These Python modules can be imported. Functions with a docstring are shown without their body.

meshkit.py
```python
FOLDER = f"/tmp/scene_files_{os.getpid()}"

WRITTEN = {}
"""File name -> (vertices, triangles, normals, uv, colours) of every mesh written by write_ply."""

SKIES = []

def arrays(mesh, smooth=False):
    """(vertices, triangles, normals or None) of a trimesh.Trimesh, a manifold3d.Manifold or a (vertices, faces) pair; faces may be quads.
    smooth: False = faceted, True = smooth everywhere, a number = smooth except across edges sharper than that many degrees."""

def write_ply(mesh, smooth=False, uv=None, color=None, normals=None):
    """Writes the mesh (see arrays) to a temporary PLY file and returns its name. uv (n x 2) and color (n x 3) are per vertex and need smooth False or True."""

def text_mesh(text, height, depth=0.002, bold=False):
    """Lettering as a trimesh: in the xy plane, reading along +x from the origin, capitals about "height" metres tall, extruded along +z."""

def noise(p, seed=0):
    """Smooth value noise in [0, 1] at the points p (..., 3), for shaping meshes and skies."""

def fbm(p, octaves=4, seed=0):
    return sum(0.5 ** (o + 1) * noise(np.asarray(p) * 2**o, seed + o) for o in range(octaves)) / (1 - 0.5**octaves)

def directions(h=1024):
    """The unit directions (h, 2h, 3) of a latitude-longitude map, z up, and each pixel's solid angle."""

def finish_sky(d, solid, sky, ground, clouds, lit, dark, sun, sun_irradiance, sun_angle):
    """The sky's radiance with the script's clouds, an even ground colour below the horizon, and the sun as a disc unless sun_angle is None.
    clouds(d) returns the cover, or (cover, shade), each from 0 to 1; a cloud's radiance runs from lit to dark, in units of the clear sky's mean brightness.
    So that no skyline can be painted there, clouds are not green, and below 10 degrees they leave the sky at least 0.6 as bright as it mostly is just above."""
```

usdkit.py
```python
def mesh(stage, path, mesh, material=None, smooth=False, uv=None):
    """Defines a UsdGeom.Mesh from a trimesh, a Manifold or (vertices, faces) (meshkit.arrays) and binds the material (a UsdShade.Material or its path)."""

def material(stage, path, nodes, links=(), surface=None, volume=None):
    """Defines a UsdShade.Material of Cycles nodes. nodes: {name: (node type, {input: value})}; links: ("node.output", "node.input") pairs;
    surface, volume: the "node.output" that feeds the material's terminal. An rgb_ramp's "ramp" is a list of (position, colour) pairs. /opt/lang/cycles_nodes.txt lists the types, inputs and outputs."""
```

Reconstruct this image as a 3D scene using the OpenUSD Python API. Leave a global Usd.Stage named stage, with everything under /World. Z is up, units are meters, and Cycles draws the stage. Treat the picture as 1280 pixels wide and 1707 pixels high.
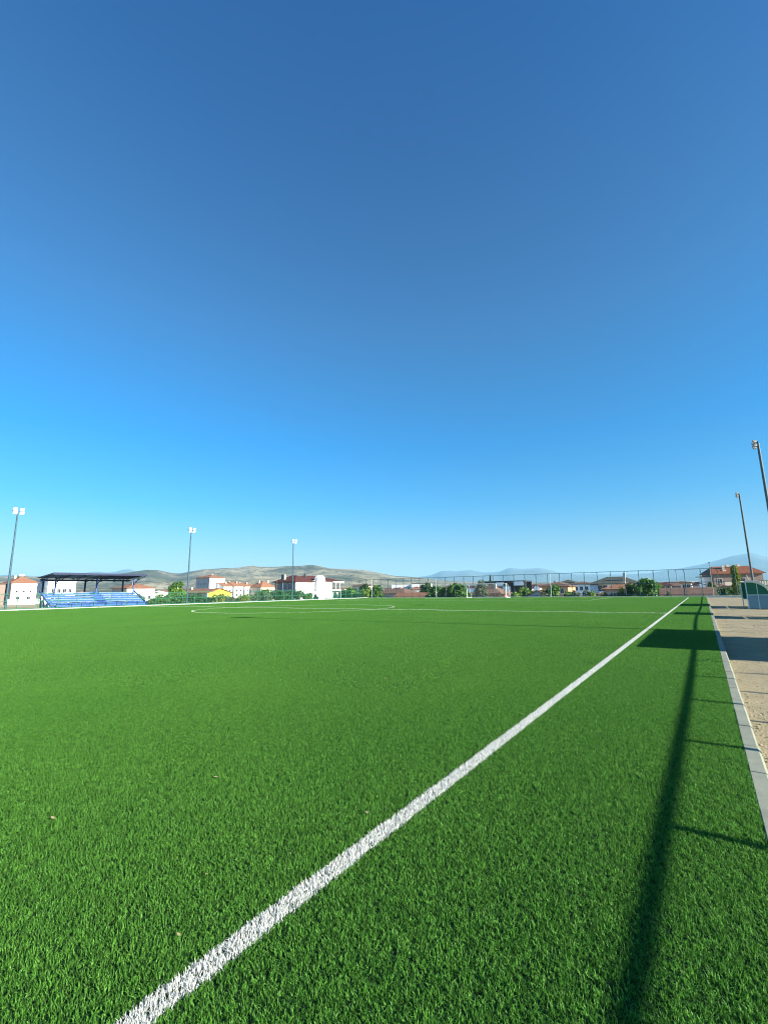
import math, re
import numpy as np, trimesh
import usdkit, meshkit
from pxr import Usd, UsdGeom, UsdLux, UsdShade, Gf, Sdf, Vt

stage = Usd.Stage.CreateInMemory()
UsdGeom.SetStageUpAxis(stage, UsdGeom.Tokens.z)
UsdGeom.SetStageMetersPerUnit(stage, 1.0)
stage.SetDefaultPrim(UsdGeom.Xform.Define(stage, '/World').GetPrim())
UsdGeom.Scope.Define(stage, '/World/Looks')

# ------------------------------------------------------------------ camera, sky, sun, exposure
CAM_H, F_PX = 1.4976, 741.8
YAW, PITCH, ROLL = math.radians(-35.165), math.radians(10.066), math.radians(-0.87)
EXPOSURE = 1.55
SUN_EL = math.radians(22.6)
SUN_AZ = math.atan2(1.0, 0.045)
SKY_STRENGTH, SUN_INTENSITY = 0.0505, 1.25

def camera():
    f = np.array([math.sin(YAW) * math.cos(PITCH), math.cos(YAW) * math.cos(PITCH), math.sin(PITCH)])
    r = np.array([math.cos(YAW), -math.sin(YAW), 0.0])
    u = np.cross(r, f)
    c, s = math.cos(ROLL), math.sin(ROLL)
    r, u = c * r + s * u, -s * r + c * u
    cam = UsdGeom.Camera.Define(stage, '/World/camera')
    cam.CreateHorizontalApertureAttr(36.0)
    cam.CreateVerticalApertureAttr(36.0 * 1024 / 767)
    cam.CreateFocalLengthAttr(F_PX * 36.0 / 1280)
    cam.CreateClippingRangeAttr(Gf.Vec2f(0.05, 60000))
    cam.CreateExposureAttr(EXPOSURE)
    m = Gf.Matrix4d(*r, 0, *u, 0, *(-f), 0, 0, 0, CAM_H, 1)
    cam.AddTransformOp().Set(m)
camera()

sky_mat = usdkit.material(stage, '/World/Looks/sky_look', {
    'sky': ('sky_texture', {'sky_type': 'single_scattering', 'sun_disc': False, 'sun_elevation': SUN_EL, 'sun_rotation': SUN_AZ,
                            'altitude': 900.0, 'air_density': 1.25, 'aerosol_density': 0.55, 'ozone_density': 1.6}),
    'tc': ('texture_coordinate', {}), 'xyz': ('separate_xyz', {}), 'mul': ('mix', {'mix_type': 'multiply', 'fac': 1.0}),
    # the deep, clean blue of dry high-plateau air, the same all round: less red and more blue than the model's air, most of all half way up
    'air': ('rgb_ramp', {'ramp': [(0.000, (0.670, 0.690, 0.920)), (0.085, (0.421, 0.718, 1.014)), (0.180, (0.140, 0.757, 1.217)), (0.310, (0.047, 0.772, 1.365)), (0.430, (0.140, 0.796, 1.310)), (0.530, (0.234, 0.796, 1.264)), (0.660, (0.218, 0.733, 1.217)), (0.860, (0.086, 0.616, 1.225)), (1.000, (0.078, 0.601, 1.209))]}),
    'bg': ('background_shader', {'strength': SKY_STRENGTH})},
    [('tc.generated', 'xyz.vector'), ('xyz.z', 'air.fac'), ('sky.color', 'mul.color1'), ('air.color', 'mul.color2'), ('mul.color', 'bg.color')], surface='bg.background')
dome = UsdLux.DomeLight.Define(stage, '/World/sky')
UsdShade.MaterialBindingAPI.Apply(dome.GetPrim()).Bind(sky_mat)
dome.GetPrim().SetCustomDataByKey('kind', 'structure')

sun = UsdLux.DistantLight.Define(stage, '/World/sun')
sun.CreateNormalizeAttr(True)
sun.CreateIntensityAttr(SUN_INTENSITY)
sun.CreateAngleAttr(0.42)
sun.CreateColorAttr(Gf.Vec3f(1.0, 0.94, 0.84))
sz = np.array([math.sin(SUN_AZ) * math.cos(SUN_EL), math.cos(SUN_AZ) * math.cos(SUN_EL), math.sin(SUN_EL)])
sx = np.cross([0, 0, 1.0], sz); sx /= np.linalg.norm(sx)
sy = np.cross(sz, sx)
sun.AddTransformOp().Set(Gf.Matrix4d(*sx, 0, *sy, 0, *sz, 0, 0, 0, 50, 1))

# ------------------------------------------------------------------ helpers
used = {}
def numbered(parent, name):
    k = used.get((parent, name), 0)
    used[(parent, name)] = k + 1
    return name if k == 0 else f'{name}_{k:03d}'

def path_of(x):
    return '/World' if x is None else str(x.GetPath())

def tag(p, label=None, cat=None, group=None, kind=None):
    for k, v in (('label', label), ('category', cat), ('group', group), ('kind', kind)):
        if v: p.SetCustomDataByKey(k, v)
    return p

def thing(name, label, cat, loc=(0, 0, 0), rz=0.0, group=None, kind=None):
    x = UsdGeom.Xform.Define(stage, '/World/' + numbered('/World', name))
    x.AddTranslateOp().Set(Gf.Vec3d(*map(float, loc)))
    if rz: x.AddRotateZOp().Set(math.degrees(rz))
    return tag(x.GetPrim(), label, cat, group, kind)

def obj(name, mesh, mat, parent=None, smooth=False, label=None, cat=None, group=None, kind=None):
    pp = path_of(parent)
    if isinstance(mesh, MB): mesh = mesh.mesh()
    m = usdkit.mesh(stage, pp + '/' + numbered(pp, name), mesh, M[mat] if isinstance(mat, str) else mat, smooth)
    return tag(m.GetPrim(), label, cat, group, kind)

def copy_of(src, name, loc, label, cat, group, rz=0.0, scale=None):
    x = UsdGeom.Xform.Define(stage, '/World/' + numbered('/World', name))
    x.GetPrim().GetReferences().AddInternalReference(src.GetPath())
    x.ClearXformOpOrder()
    x.AddTranslateOp().Set(Gf.Vec3d(*map(float, loc)))
    (x.GetRotateZOp() or x.AddRotateZOp()).Set(math.degrees(rz))
    if scale: x.AddScaleOp().Set(Gf.Vec3f(*scale))
    x.GetPrim().SetInstanceable(True)
    return tag(x.GetPrim(), label, cat, group)

BOX_F = np.array([[0, 2, 1], [0, 3, 2], [4, 5, 6], [4, 6, 7], [0, 1, 5], [0, 5, 4], [1, 2, 6], [1, 6, 5], [2, 3, 7], [2, 7, 6], [3, 0, 4], [3, 4, 7]])
class MB:
    def __init__(s): s.v, s.f, s.n = [], [], 0
    def add(s, v, f):
        v = np.asarray(v, float); s.v.append(v); s.f.append(np.asarray(f, int) + s.n); s.n += len(v); return s
    def box(s, x0, x1, y0, y1, z0, z1):
        return s.add([[x0, y0, z0], [x1, y0, z0], [x1, y1, z0], [x0, y1, z0], [x0, y0, z1], [x1, y0, z1], [x1, y1, z1], [x0, y1, z1]], BOX_F)
    def bar(s, a, b, w, h=None, up=(0, 0, 1)):
        a, b = np.asarray(a, float), np.asarray(b, float); h = h or w
        d = (b - a) / np.linalg.norm(b - a); up = np.asarray(up, float)
        if abs(d @ up) > 0.98: up = np.array([1.0, 0, 0])
        r = np.cross(d, up); r /= np.linalg.norm(r); u = np.cross(r, d)
        o = [(-w, -h), (w, -h), (w, h), (-w, h)]
        return s.add([p + r * x / 2 + u * y / 2 for p in (a, b) for x, y in o], BOX_F)
    def tube(s, pts, rad, n=8):
        pts = np.asarray(pts, float); rad = np.broadcast_to(rad, (len(pts),))
        t = np.gradient(pts, axis=0); t /= np.linalg.norm(t, axis=1, keepdims=True)
        ref = np.array([0, 0, 1.0]) if abs(t[0, 2]) < 0.9 else np.array([1.0, 0, 0])
        a = np.cross(t, ref); a /= np.linalg.norm(a, axis=1, keepdims=True); b = np.cross(t, a)
        ang = np.arange(n) * 2 * np.pi / n
        v = (pts[:, None] + rad[:, None, None] * (np.cos(ang)[None, :, None] * a[:, None] + np.sin(ang)[None, :, None] * b[:, None])).reshape(-1, 3)
        f = []
        for i in range(len(pts) - 1):
            for j in range(n):
                p, q = i * n + j, i * n + (j + 1) % n
                f += [[p, q, q + n], [p, q + n, p + n]]
        k = len(v); v = np.vstack([v, pts[0], pts[-1]]); e = (len(pts) - 1) * n
        for j in range(n):
            f += [[k, (j + 1) % n, j], [k + 1, e + j, e + (j + 1) % n]]
        return s.add(v, np.array(f)[:, ::-1])
    def poly(s, pts):
        return s.add(pts, [[0, i, i + 1] for i in range(1, len(pts) - 1)])
    def prism(s, pts2, axis, lo, hi):
        """Convex outline pts2 (counter-clockwise) extruded along axis 'x' or 'y'."""
        n = len(pts2)
        def at(p, c): return [c, p[0], p[1]] if axis == 'x' else [p[0], c, p[1]]
        v = [at(p, lo) for p in pts2] + [at(p, hi) for p in pts2]
        f = [[0, i + 1, i] for i in range(1, n - 1)] + [[n, n + i, n + i + 1] for i in range(1, n - 1)]
        for i in range(n):
            j = (i + 1) % n; f += [[i, j, n + j], [i, n + j, n + i]]
        f = np.array(f)
        return s.add(v, f if axis == 'x' else f[:, ::-1])
    def mesh(s):
        return trimesh.Trimesh(np.vstack(s.v), np.vstack(s.f), process=False)

# ------------------------------------------------------------------ materials
M = {}
def pmat(name, col, rough=0.6, var=0.15, scale=3.0, bump=0.0, spec=0.4, metal=0.0, detail=4.0, tint=None, coords='position', trans=0.0):
    c = np.array(col, float)
    lo = c * (1 - var); hi = np.clip(c * (1 + var) if tint is None else np.array(tint, float), 0, 1)
    nodes = {'geo': ('geometry', {}), 'tc': ('texture_coordinate', {}),
             'n': ('noise_texture', {'scale': scale, 'detail': detail, 'roughness': 0.6}),
             'r': ('rgb_ramp', {'ramp': [(0.25, tuple(lo)), (0.75, tuple(hi))]}),
             'p': ('principled_bsdf', {'roughness': rough, 'specular_ior_level': spec, 'metallic': metal})}
    src = 'geo.position' if coords == 'position' else 'tc.object'
    links = [(src, 'n.vector'), ('n.fac', 'r.fac'), ('r.color', 'p.base_color')]
    if bump:
        nodes['n2'] = ('noise_texture', {'scale': scale * 6, 'detail': 5.0})
        nodes['b'] = ('bump', {'strength': 0.6, 'distance': bump})
        links += [(src, 'n2.vector'), ('n2.fac', 'b.height'), ('b.normal', 'p.normal')]
    out = 'p.BSDF'
    if trans:
        nodes['t'] = ('translucent_bsdf', {}); nodes['mx'] = ('mix_closure', {'fac': trans})
        links += [('r.color', 't.color'), ('p.BSDF', 'mx.closure1'), ('t.BSDF', 'mx.closure2')]; out = 'mx.closure'
    M[name] = usdkit.material(stage, '/World/Looks/' + name, nodes, links, surface=out)

def roofmat(name, col, pitch=7.0):
    c = np.array(col)
    M[name] = usdkit.material(stage, '/World/Looks/' + name, {
        'geo': ('geometry', {}), 'w': ('wave_texture', {'wave_type': 'bands', 'bands_direction': 'z', 'scale': pitch, 'distortion': 1.5}),
        'n': ('noise_texture', {'scale': 1.3, 'detail': 6.0, 'roughness': 0.7}), 'n2': ('noise_texture', {'scale': 9.0, 'detail': 3.0}),
        'r': ('rgb_ramp', {'ramp': [(0.25, tuple(c * 0.7)), (0.5, tuple(c)), (0.75, tuple(np.clip(c * 1.3 + 0.02, 0, 1)))]}),
        'mx': ('mix', {'mix_type': 'multiply', 'fac': 0.35}), 'mx2': ('mix', {'mix_type': 'overlay', 'fac': 0.5}), 'b': ('bump', {'strength': 0.5, 'distance': 0.04}),
        'p': ('principled_bsdf', {'roughness': 0.8, 'specular_ior_level': 0.2})},
        [('geo.position', 'w.vector'), ('geo.position', 'n.vector'), ('geo.position', 'n2.vector'), ('n.fac', 'r.fac'), ('r.color', 'mx.color1'), ('w.color', 'mx.color2'),
         ('mx.color', 'mx2.color1'), ('n2.fac', 'mx2.color2'), ('mx2.color', 'p.base_color'), ('w.fac', 'b.height'), ('b.normal', 'p.normal')], surface='p.BSDF')

pmat('white_wall', (0.80, 0.78, 0.74), 0.8, 0.06, 0.6, spec=0.2)
pmat('cream_wall', (0.5412, 0.4756, 0.3608), 0.8, 0.10, 0.6, spec=0.2)
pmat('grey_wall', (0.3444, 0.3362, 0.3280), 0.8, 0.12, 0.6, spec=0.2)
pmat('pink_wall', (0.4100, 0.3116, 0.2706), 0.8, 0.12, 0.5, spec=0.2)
pmat('orange_wall', (0.5412, 0.2952, 0.1640), 0.8, 0.10, 0.5, spec=0.2)
pmat('yellow_wall', (0.6970, 0.4920, 0.0492), 0.8, 0.08, 0.5, spec=0.2)
pmat('blue_wall', (0.2788, 0.3854, 0.4756), 0.8, 0.08, 0.5, spec=0.2)
pmat('brick_wall', (0.2788, 0.1230, 0.0820), 0.85, 0.2, 2.0, spec=0.2)
pmat('trim', (0.5740, 0.5576, 0.5248), 0.6, 0.08, 2.0)
pmat('dark_trim', (0.05, 0.045, 0.045), 0.5, 0.2, 2.0)
pmat('dark_shed', (0.028, 0.028, 0.032), 0.5, 0.25, 1.0)
pmat('chimney_brick', (0.3690, 0.2460, 0.1804), 0.85, 0.2, 3.0)
pmat('wood', (0.16, 0.09, 0.05), 0.7, 0.25, 5.0)
M['pane'] = usdkit.material(stage, '/World/Looks/pane', {'p': ('principled_bsdf', {'base_color': (0.025, 0.03, 0.04), 'roughness': 0.08, 'specular_ior_level': 0.7})}, [], surface='p.BSDF')
roofmat('roof_orange', (0.3024, 0.1470, 0.0840)); roofmat('roof_red', (0.1008, 0.0353, 0.0286)); roofmat('roof_brown', (0.1848, 0.1176, 0.0840))
roofmat('roof_grey', (0.0840, 0.0924, 0.0756)); roofmat('roof_rust', (0.2016, 0.0714, 0.0353))
pmat('slate_wall', (0.1230, 0.1312, 0.1353), 0.8, 0.12, 0.6, spec=0.2)
pmat('dun_wall', (0.245, 0.180, 0.150), 0.8, 0.12, 0.6, spec=0.2)
pmat('concrete', (0.2173, 0.2255, 0.1681), 0.85, 0.24, 3.0, bump=0.004, spec=0.25)
pmat('kerb_pale', (0.4100, 0.4264, 0.3772), 0.85, 0.14, 3.0, bump=0.004, spec=0.25)
pmat('pole_steel', (0.075, 0.10, 0.10), 0.5, 0.15, 2.0)
pmat('lamp_grey', (0.22, 0.23, 0.22), 0.5, 0.1, 3.0)
pmat('pole_blue', (0.035, 0.085, 0.115), 0.45, 0.15, 2.0)
pmat('green_paint', (0.025, 0.16, 0.085), 0.45, 0.2, 4.0)
pmat('teal_paint', (0.03, 0.09, 0.085), 0.45, 0.2, 4.0)
pmat('rail_paint', (0.05, 0.11, 0.09), 0.45, 0.2, 4.0)
pmat('white_paint', (0.80, 0.80, 0.78), 0.4, 0.05, 3.0)
pmat('stand_blue', (0.0246, 0.0943, 0.3444), 0.5, 0.18, 1.5)
pmat('seat_plank', (0.20, 0.32, 0.55), 0.5, 0.25, 0.8, tint=(0.42, 0.54, 0.70))
pmat('navy', (0.010, 0.018, 0.060), 0.5, 0.25, 2.0)
pmat('navy_roof', (0.010, 0.018, 0.06), 0.45, 0.25, 1.0)
pmat('dugout_panel', (0.13, 0.215, 0.235), 0.4, 0.12, 2.0)
pmat('dugout_frame', (0.4510, 0.5084, 0.4920), 0.4, 0.08, 3.0)
pmat('roof_sheet', (0.72, 0.74, 0.66), 0.35, 0.06, 3.0, trans=0.35)
pmat('green_screen', (0.012, 0.15, 0.075), 0.7, 0.2, 6.0, trans=0.15)
pmat('bench_green', (0.012, 0.17, 0.06), 0.5, 0.2, 4.0)
pmat('net_white', (0.75, 0.75, 0.72), 0.6, 0.05, 3.0)
pmat('net_green', (0.05, 0.28, 0.16), 0.6, 0.15, 3.0)
pmat('bark', (0.13, 0.09, 0.06), 0.9, 0.3, 8.0)
pmat('dry_leaf', (0.33, 0.27, 0.15), 0.8, 0.3, 60.0, trans=0.2)
pmat('stone', (0.3280, 0.2829, 0.1886), 0.85, 0.35, 40.0, spec=0.25)
pmat('snow_dish', (0.75, 0.75, 0.75), 0.4, 0.05, 3.0)
M['lamp_glass'] = usdkit.material(stage, '/World/Looks/lamp_glass', {'p': ('principled_bsdf', {'base_color': (0.75, 0.78, 0.8), 'roughness': 0.12, 'specular_ior_level': 0.8})}, [], surface='p.BSDF')
for nm, c, t in (('leaf_dark', (0.028, 0.075, 0.014), (0.06, 0.145, 0.026)), ('leaf_green', (0.052, 0.135, 0.016), (0.11, 0.25, 0.034)),
                 ('leaf_bright', (0.10, 0.21, 0.020), (0.21, 0.35, 0.04)), ('leaf_olive', (0.085, 0.115, 0.05), (0.16, 0.20, 0.09)), ('leaf_yellow', (0.15, 0.20, 0.02), (0.30, 0.34, 0.04)),
                 ('leaf_rust', (0.14, 0.08, 0.03), (0.26, 0.16, 0.05)), ('leaf_blue', (0.03, 0.065, 0.045), (0.06, 0.11, 0.075))):
    pmat(nm, c, 0.55, 0.2, 2.2, tint=t, trans=0.3, spec=0.35)

# turf fibre: grain per fibre, a slow drift along the rolls of turf
M['turf_fibre'] = usdkit.material(stage, '/World/Looks/turf_fibre', {
    'geo': ('geometry', {}), 'n': ('noise_texture', {'scale': 190.0, 'detail': 2.0}), 'n2': ('noise_texture', {'scale': 0.35, 'detail': 3.0}),
    'n3': ('noise_texture', {'scale': 20.0, 'detail': 4.0, 'roughness': 0.7}), 'r3': ('rgb_ramp', {'ramp': [(0.36, (0.70, 0.72, 0.74)), (0.64, (1.30, 1.26, 1.22))]}), 'mx3': ('mix', {'mix_type': 'multiply', 'fac': 1.0}),
    'r': ('rgb_ramp', {'ramp': [(0.30, (0.029, 0.116, 0.014)), (0.52, (0.081, 0.233, 0.031)), (0.70, (0.190, 0.410, 0.083))]}),
    'r2': ('rgb_ramp', {'ramp': [(0.3, (0.90, 0.94, 0.9)), (0.7, (1.08, 1.05, 1.0))]}),
    'mx': ('mix', {'mix_type': 'multiply', 'fac': 1.0}),
    'p': ('principled_bsdf', {'roughness': 0.5, 'specular_ior_level': 0.18}), 't': ('translucent_bsdf', {}), 'm': ('mix_closure', {'fac': 0.38})},
    [('geo.position', 'n.vector'), ('geo.position', 'n2.vector'), ('n.fac', 'r.fac'), ('n2.fac', 'r2.fac'), ('r.color', 'mx.color1'), ('r2.color', 'mx.color2'), ('geo.position', 'n3.vector'), ('n3.fac', 'r3.fac'), ('mx.color', 'mx3.color1'), ('r3.color', 'mx3.color2'),
     ('mx3.color', 'p.base_color'), ('mx3.color', 't.color'), ('p.BSDF', 'm.closure1'), ('t.BSDF', 'm.closure2')], surface='m.closure')
pmat('white_fibre', (0.68, 0.69, 0.64), 0.5, 0.22, 140.0, trans=0.2, spec=0.3)
pmat('turf_backing', (0.014, 0.045, 0.012), 0.9, 0.35, 60.0, spec=0.1)

def mesh_wire(name, col, k, w):
    """Chain link: diamonds of wire on a panel, everything between the wires open."""
    n = {'geo': ('geometry', {}), 's': ('separate_xyz', {}), 'u': ('math', {'math_type': 'add'}), 'tr': ('transparent_bsdf', {}),
         'p': ('principled_bsdf', {'base_color': col, 'roughness': 0.5}), 'mx': ('mix_closure', {})}
    L = [('geo.position', 's.vector'), ('s.x', 'u.value1'), ('s.y', 'u.value2')]
    for i, op in enumerate(('add', 'subtract')):
        n[f'd{i}'] = ('math', {'math_type': op}); n[f'k{i}'] = ('math', {'math_type': 'multiply', 'value2': k})
        n[f'f{i}'] = ('math', {'math_type': 'fraction'}); n[f'l{i}'] = ('math', {'math_type': 'less_than', 'value2': w})
        L += [('u.value', f'd{i}.value1'), ('s.z', f'd{i}.value2'), (f'd{i}.value', f'k{i}.value1'), (f'k{i}.value', f'f{i}.value1'), (f'f{i}.value', f'l{i}.value1')]
    n['mxx'] = ('math', {'math_type': 'maximum'})
    L += [('l0.value', 'mxx.value1'), ('l1.value', 'mxx.value2'), ('mxx.value', 'mx.fac'), ('tr.BSDF', 'mx.closure1'), ('p.BSDF', 'mx.closure2')]
    M[name] = usdkit.material(stage, '/World/Looks/' + name, n, L, surface='mx.closure')
mesh_wire('chain_link', (0.03, 0.14, 0.10), 14.0, 0.055)
mesh_wire('chain_link_tall', (0.05, 0.10, 0.10), 16.0, 0.012)

M['gravel_look'] = usdkit.material(stage, '/World/Looks/gravel_look', {
    'geo': ('geometry', {}), 'n': ('noise_texture', {'scale': 26.0, 'detail': 6.0, 'roughness': 0.75}), 'n2': ('noise_texture', {'scale': 0.8, 'detail': 4.0}),
    'v': ('voronoi_texture', {'scale': 45.0}),
    'r': ('rgb_ramp', {'ramp': [(0.25, (0.185, 0.150, 0.085)), (0.5, (0.295, 0.250, 0.152)), (0.75, (0.40, 0.352, 0.235))]}),
    'r2': ('rgb_ramp', {'ramp': [(0.3, (0.86, 0.86, 0.86)), (0.7, (1.05, 1.04, 1.02))]}), 'mx': ('mix', {'mix_type': 'multiply', 'fac': 1.0}),
    'b': ('bump', {'strength': 0.7, 'distance': 0.012}), 'p': ('principled_bsdf', {'roughness': 0.9, 'specular_ior_level': 0.2})},
    [('geo.position', 'n.vector'), ('geo.position', 'n2.vector'), ('geo.position', 'v.vector'), ('n.fac', 'r.fac'), ('n2.fac', 'r2.fac'), ('r.color', 'mx.color1'), ('r2.color', 'mx.color2'),
     ('mx.color', 'p.base_color'), ('v.distance', 'b.height'), ('b.normal', 'p.normal')], surface='p.BSDF')
M['terrain_look'] = usdkit.material(stage, '/World/Looks/terrain_look', {
    'geo': ('geometry', {}), 'n': ('noise_texture', {'scale': 0.02, 'detail': 8.0, 'roughness': 0.65}), 'n2': ('noise_texture', {'scale': 1.5, 'detail': 5.0, 'roughness': 0.7}),
    'r': ('rgb_ramp', {'ramp': [(0.30, (0.13, 0.14, 0.055)), (0.45, (0.30, 0.25, 0.14)), (0.58, (0.42, 0.36, 0.22)), (0.75, (0.34, 0.27, 0.17))]}),
    'mx': ('mix', {'mix_type': 'overlay', 'fac': 0.45}), 'p': ('principled_bsdf', {'roughness': 0.95, 'specular_ior_level': 0.1})},
    [('geo.position', 'n.vector'), ('geo.position', 'n2.vector'), ('n.fac', 'r.fac'), ('r.color', 'mx.color1'), ('n2.fac', 'mx.color2'), ('mx.color', 'p.base_color')], surface='p.BSDF')
M['hill_look'] = usdkit.material(stage, '/World/Looks/hill_look', {
    'geo': ('geometry', {}), 'n': ('noise_texture', {'scale': 0.0035, 'detail': 7.0, 'roughness': 0.6}), 'n2': ('noise_texture', {'scale': 0.05, 'detail': 4.0, 'roughness': 0.7}),
    'n3': ('noise_texture', {'scale': 0.0016, 'detail': 3.0}), 'm': ('math', {'math_type': 'add'}),
    'r': ('rgb_ramp', {'ramp': [(0.30, (0.06, 0.075, 0.04)), (0.44, (0.13, 0.125, 0.075)), (0.52, (0.27, 0.235, 0.15)), (0.64, (0.37, 0.325, 0.22)), (0.70, (0.22, 0.20, 0.13))]}),
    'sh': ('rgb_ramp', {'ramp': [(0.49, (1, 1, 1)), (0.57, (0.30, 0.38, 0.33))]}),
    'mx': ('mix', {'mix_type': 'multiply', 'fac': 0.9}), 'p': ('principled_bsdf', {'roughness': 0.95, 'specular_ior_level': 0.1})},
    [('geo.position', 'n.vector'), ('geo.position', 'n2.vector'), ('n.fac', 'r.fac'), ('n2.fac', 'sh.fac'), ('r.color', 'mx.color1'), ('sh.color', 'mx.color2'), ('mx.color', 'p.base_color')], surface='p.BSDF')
pmat('mountain_look', (0.085, 0.125, 0.13), 0.95, 0.25, 0.0012, spec=0.1, detail=8.0, tint=(0.13, 0.16, 0.15))

# ------------------------------------------------------------------ the setting
XT, XK, YH, YG, HW = -1.814, 0.137, 30.31, 75.51, 29.745       # near touchline, kerb, halfway line, goal line, half width
XL = XT - 2 * HW                                                 # far touchline
XC = XT - HW
rng = np.random.default_rng(7)
def ss(t): t = np.clip(t, 0, 1); return t * t * (3 - 2 * t)

def ground_z(x, y):
    x, y = np.asarray(x, float), np.asarray(y, float)
    r = np.hypot(x, y)
    dy, dx, dr = np.maximum(0, y - 84.8), np.maximum(0, -66.4 - x), np.maximum(0, x - 14.0)
    z = -0.26 - 2.8 * ss(dy / 7) - 0.9 * ss(dx / 25) * (1 - ss(dy / 7)) - 0.5 * ss(dr / 20) * (1 - ss(dy / 7))
    rough = np.clip((r - 150) / 500, 0, 1)
    z = z + np.maximum(0, r - 330) * 0.0105 + rough * 9 * (meshkit.fbm(np.stack([x / 420, y / 420, 0 * x], -1), 4, 3) - 0.5)
    z = z + np.clip((dx + dy) / 20, 0, 1) * 0.5 * (meshkit.fbm(np.stack([x / 9, y / 9, 0 * x], -1), 3, 5) - 0.5)
    return z

def polar_sheet(az0, az1, na, radii, zf):
    az = np.radians(np.linspace(az0, az1, na)); r = np.asarray(radii, float)
    A, R = np.meshgrid(az, r)
    x, y = R * np.sin(A), R * np.cos(A)
    v = np.stack([x, y, zf(x, y, A, R)], -1).reshape(-1, 3)
    i, j = np.meshgrid(np.arange(len(r) - 1), np.arange(na - 1), indexing='ij')
    a = i * na + j
    q = np.stack([a, a + na, a + na + 1, a + 1], -1).reshape(-1, 4)
    return v, q

radii = np.concatenate([[0.0, 20, 40], np.arange(60, 200, 1.6), np.geomspace(200, 14000, 90)])
obj('ground', polar_sheet(-180, 180, 541, radii, lambda x, y, A, R: ground_z(x, y)), 'terrain_look', smooth=True, kind='structure')

HILL = np.array([(-115, 1.9), (-95, 1.8), (-80, 1.9), (-75.8, 1.94), (-73.8, 2.02), (-71.6, 1.95), (-68.5, 1.95), (-66.6, 2.15), (-64.0, 2.54), (-63.1, 2.68), (-61.9, 2.69), (-60.7, 2.42), (-59.7, 2.36), (-58.5, 2.64), (-57.2, 2.85), (-55.8, 2.93),
                 (-54.5, 3.0), (-53.1, 3.01), (-51.7, 3.15), (-50.3, 3.08), (-47.4, 3.07), (-45.6, 3.02), (-44.4, 3.13), (-41.4, 2.85), (-38.3, 2.66), (-36.5, 2.35), (-35.3, 2.12), (-33.8, 1.87), (-32.2, 1.76), (-30.7, 1.62), (-28, 1.25), (-24, 1.0), (-18, 0.8), (-8, 0.6), (10, 0.5)])
def hill_z(x, y, A, R):
    el = np.interp(np.degrees(A), HILL[:, 0], HILL[:, 1])
    crest = 2700 * np.tan(np.radians(el)) + 1.5
    t = (R - 620) / (2700 - 620)
    up = np.where(t < 1, 0.5 * ss(t) + 0.5 * np.clip(t, 0, 1) ** 1.7, 1 - 0.8 * ss((R - 2700) / 2200))
    n = meshkit.fbm(np.stack([x / 520, y / 520, 0 * x], -1), 5, 11)
    n2 = meshkit.fbm(np.stack([x / 130, y / 130, 0 * x], -1), 4, 15)
    bump = 4 * np.clip(t, 0, 1) * (1 - np.clip(t, 0, 1))
    z = crest * up + crest * (n - 0.52) * bump * 0.75 + (n2 - 0.5) * (10 * np.clip(t * 2, 0, 1)) - 1.0
    edge = ss((A - np.radians(-115)) / 0.12) * ss((np.radians(10) - A) / 0.4)
    return np.where(R < 640, ground_z(x, y) - 6, z * edge - 8 * (1 - edge))
obj('hills', polar_sheet(-115, 10, 520, np.concatenate([[600, 640], np.linspace(670, 3000, 95), np.linspace(3060, 4900, 14)]), hill_z), 'hill_look', smooth=True, kind='structure')

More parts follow.
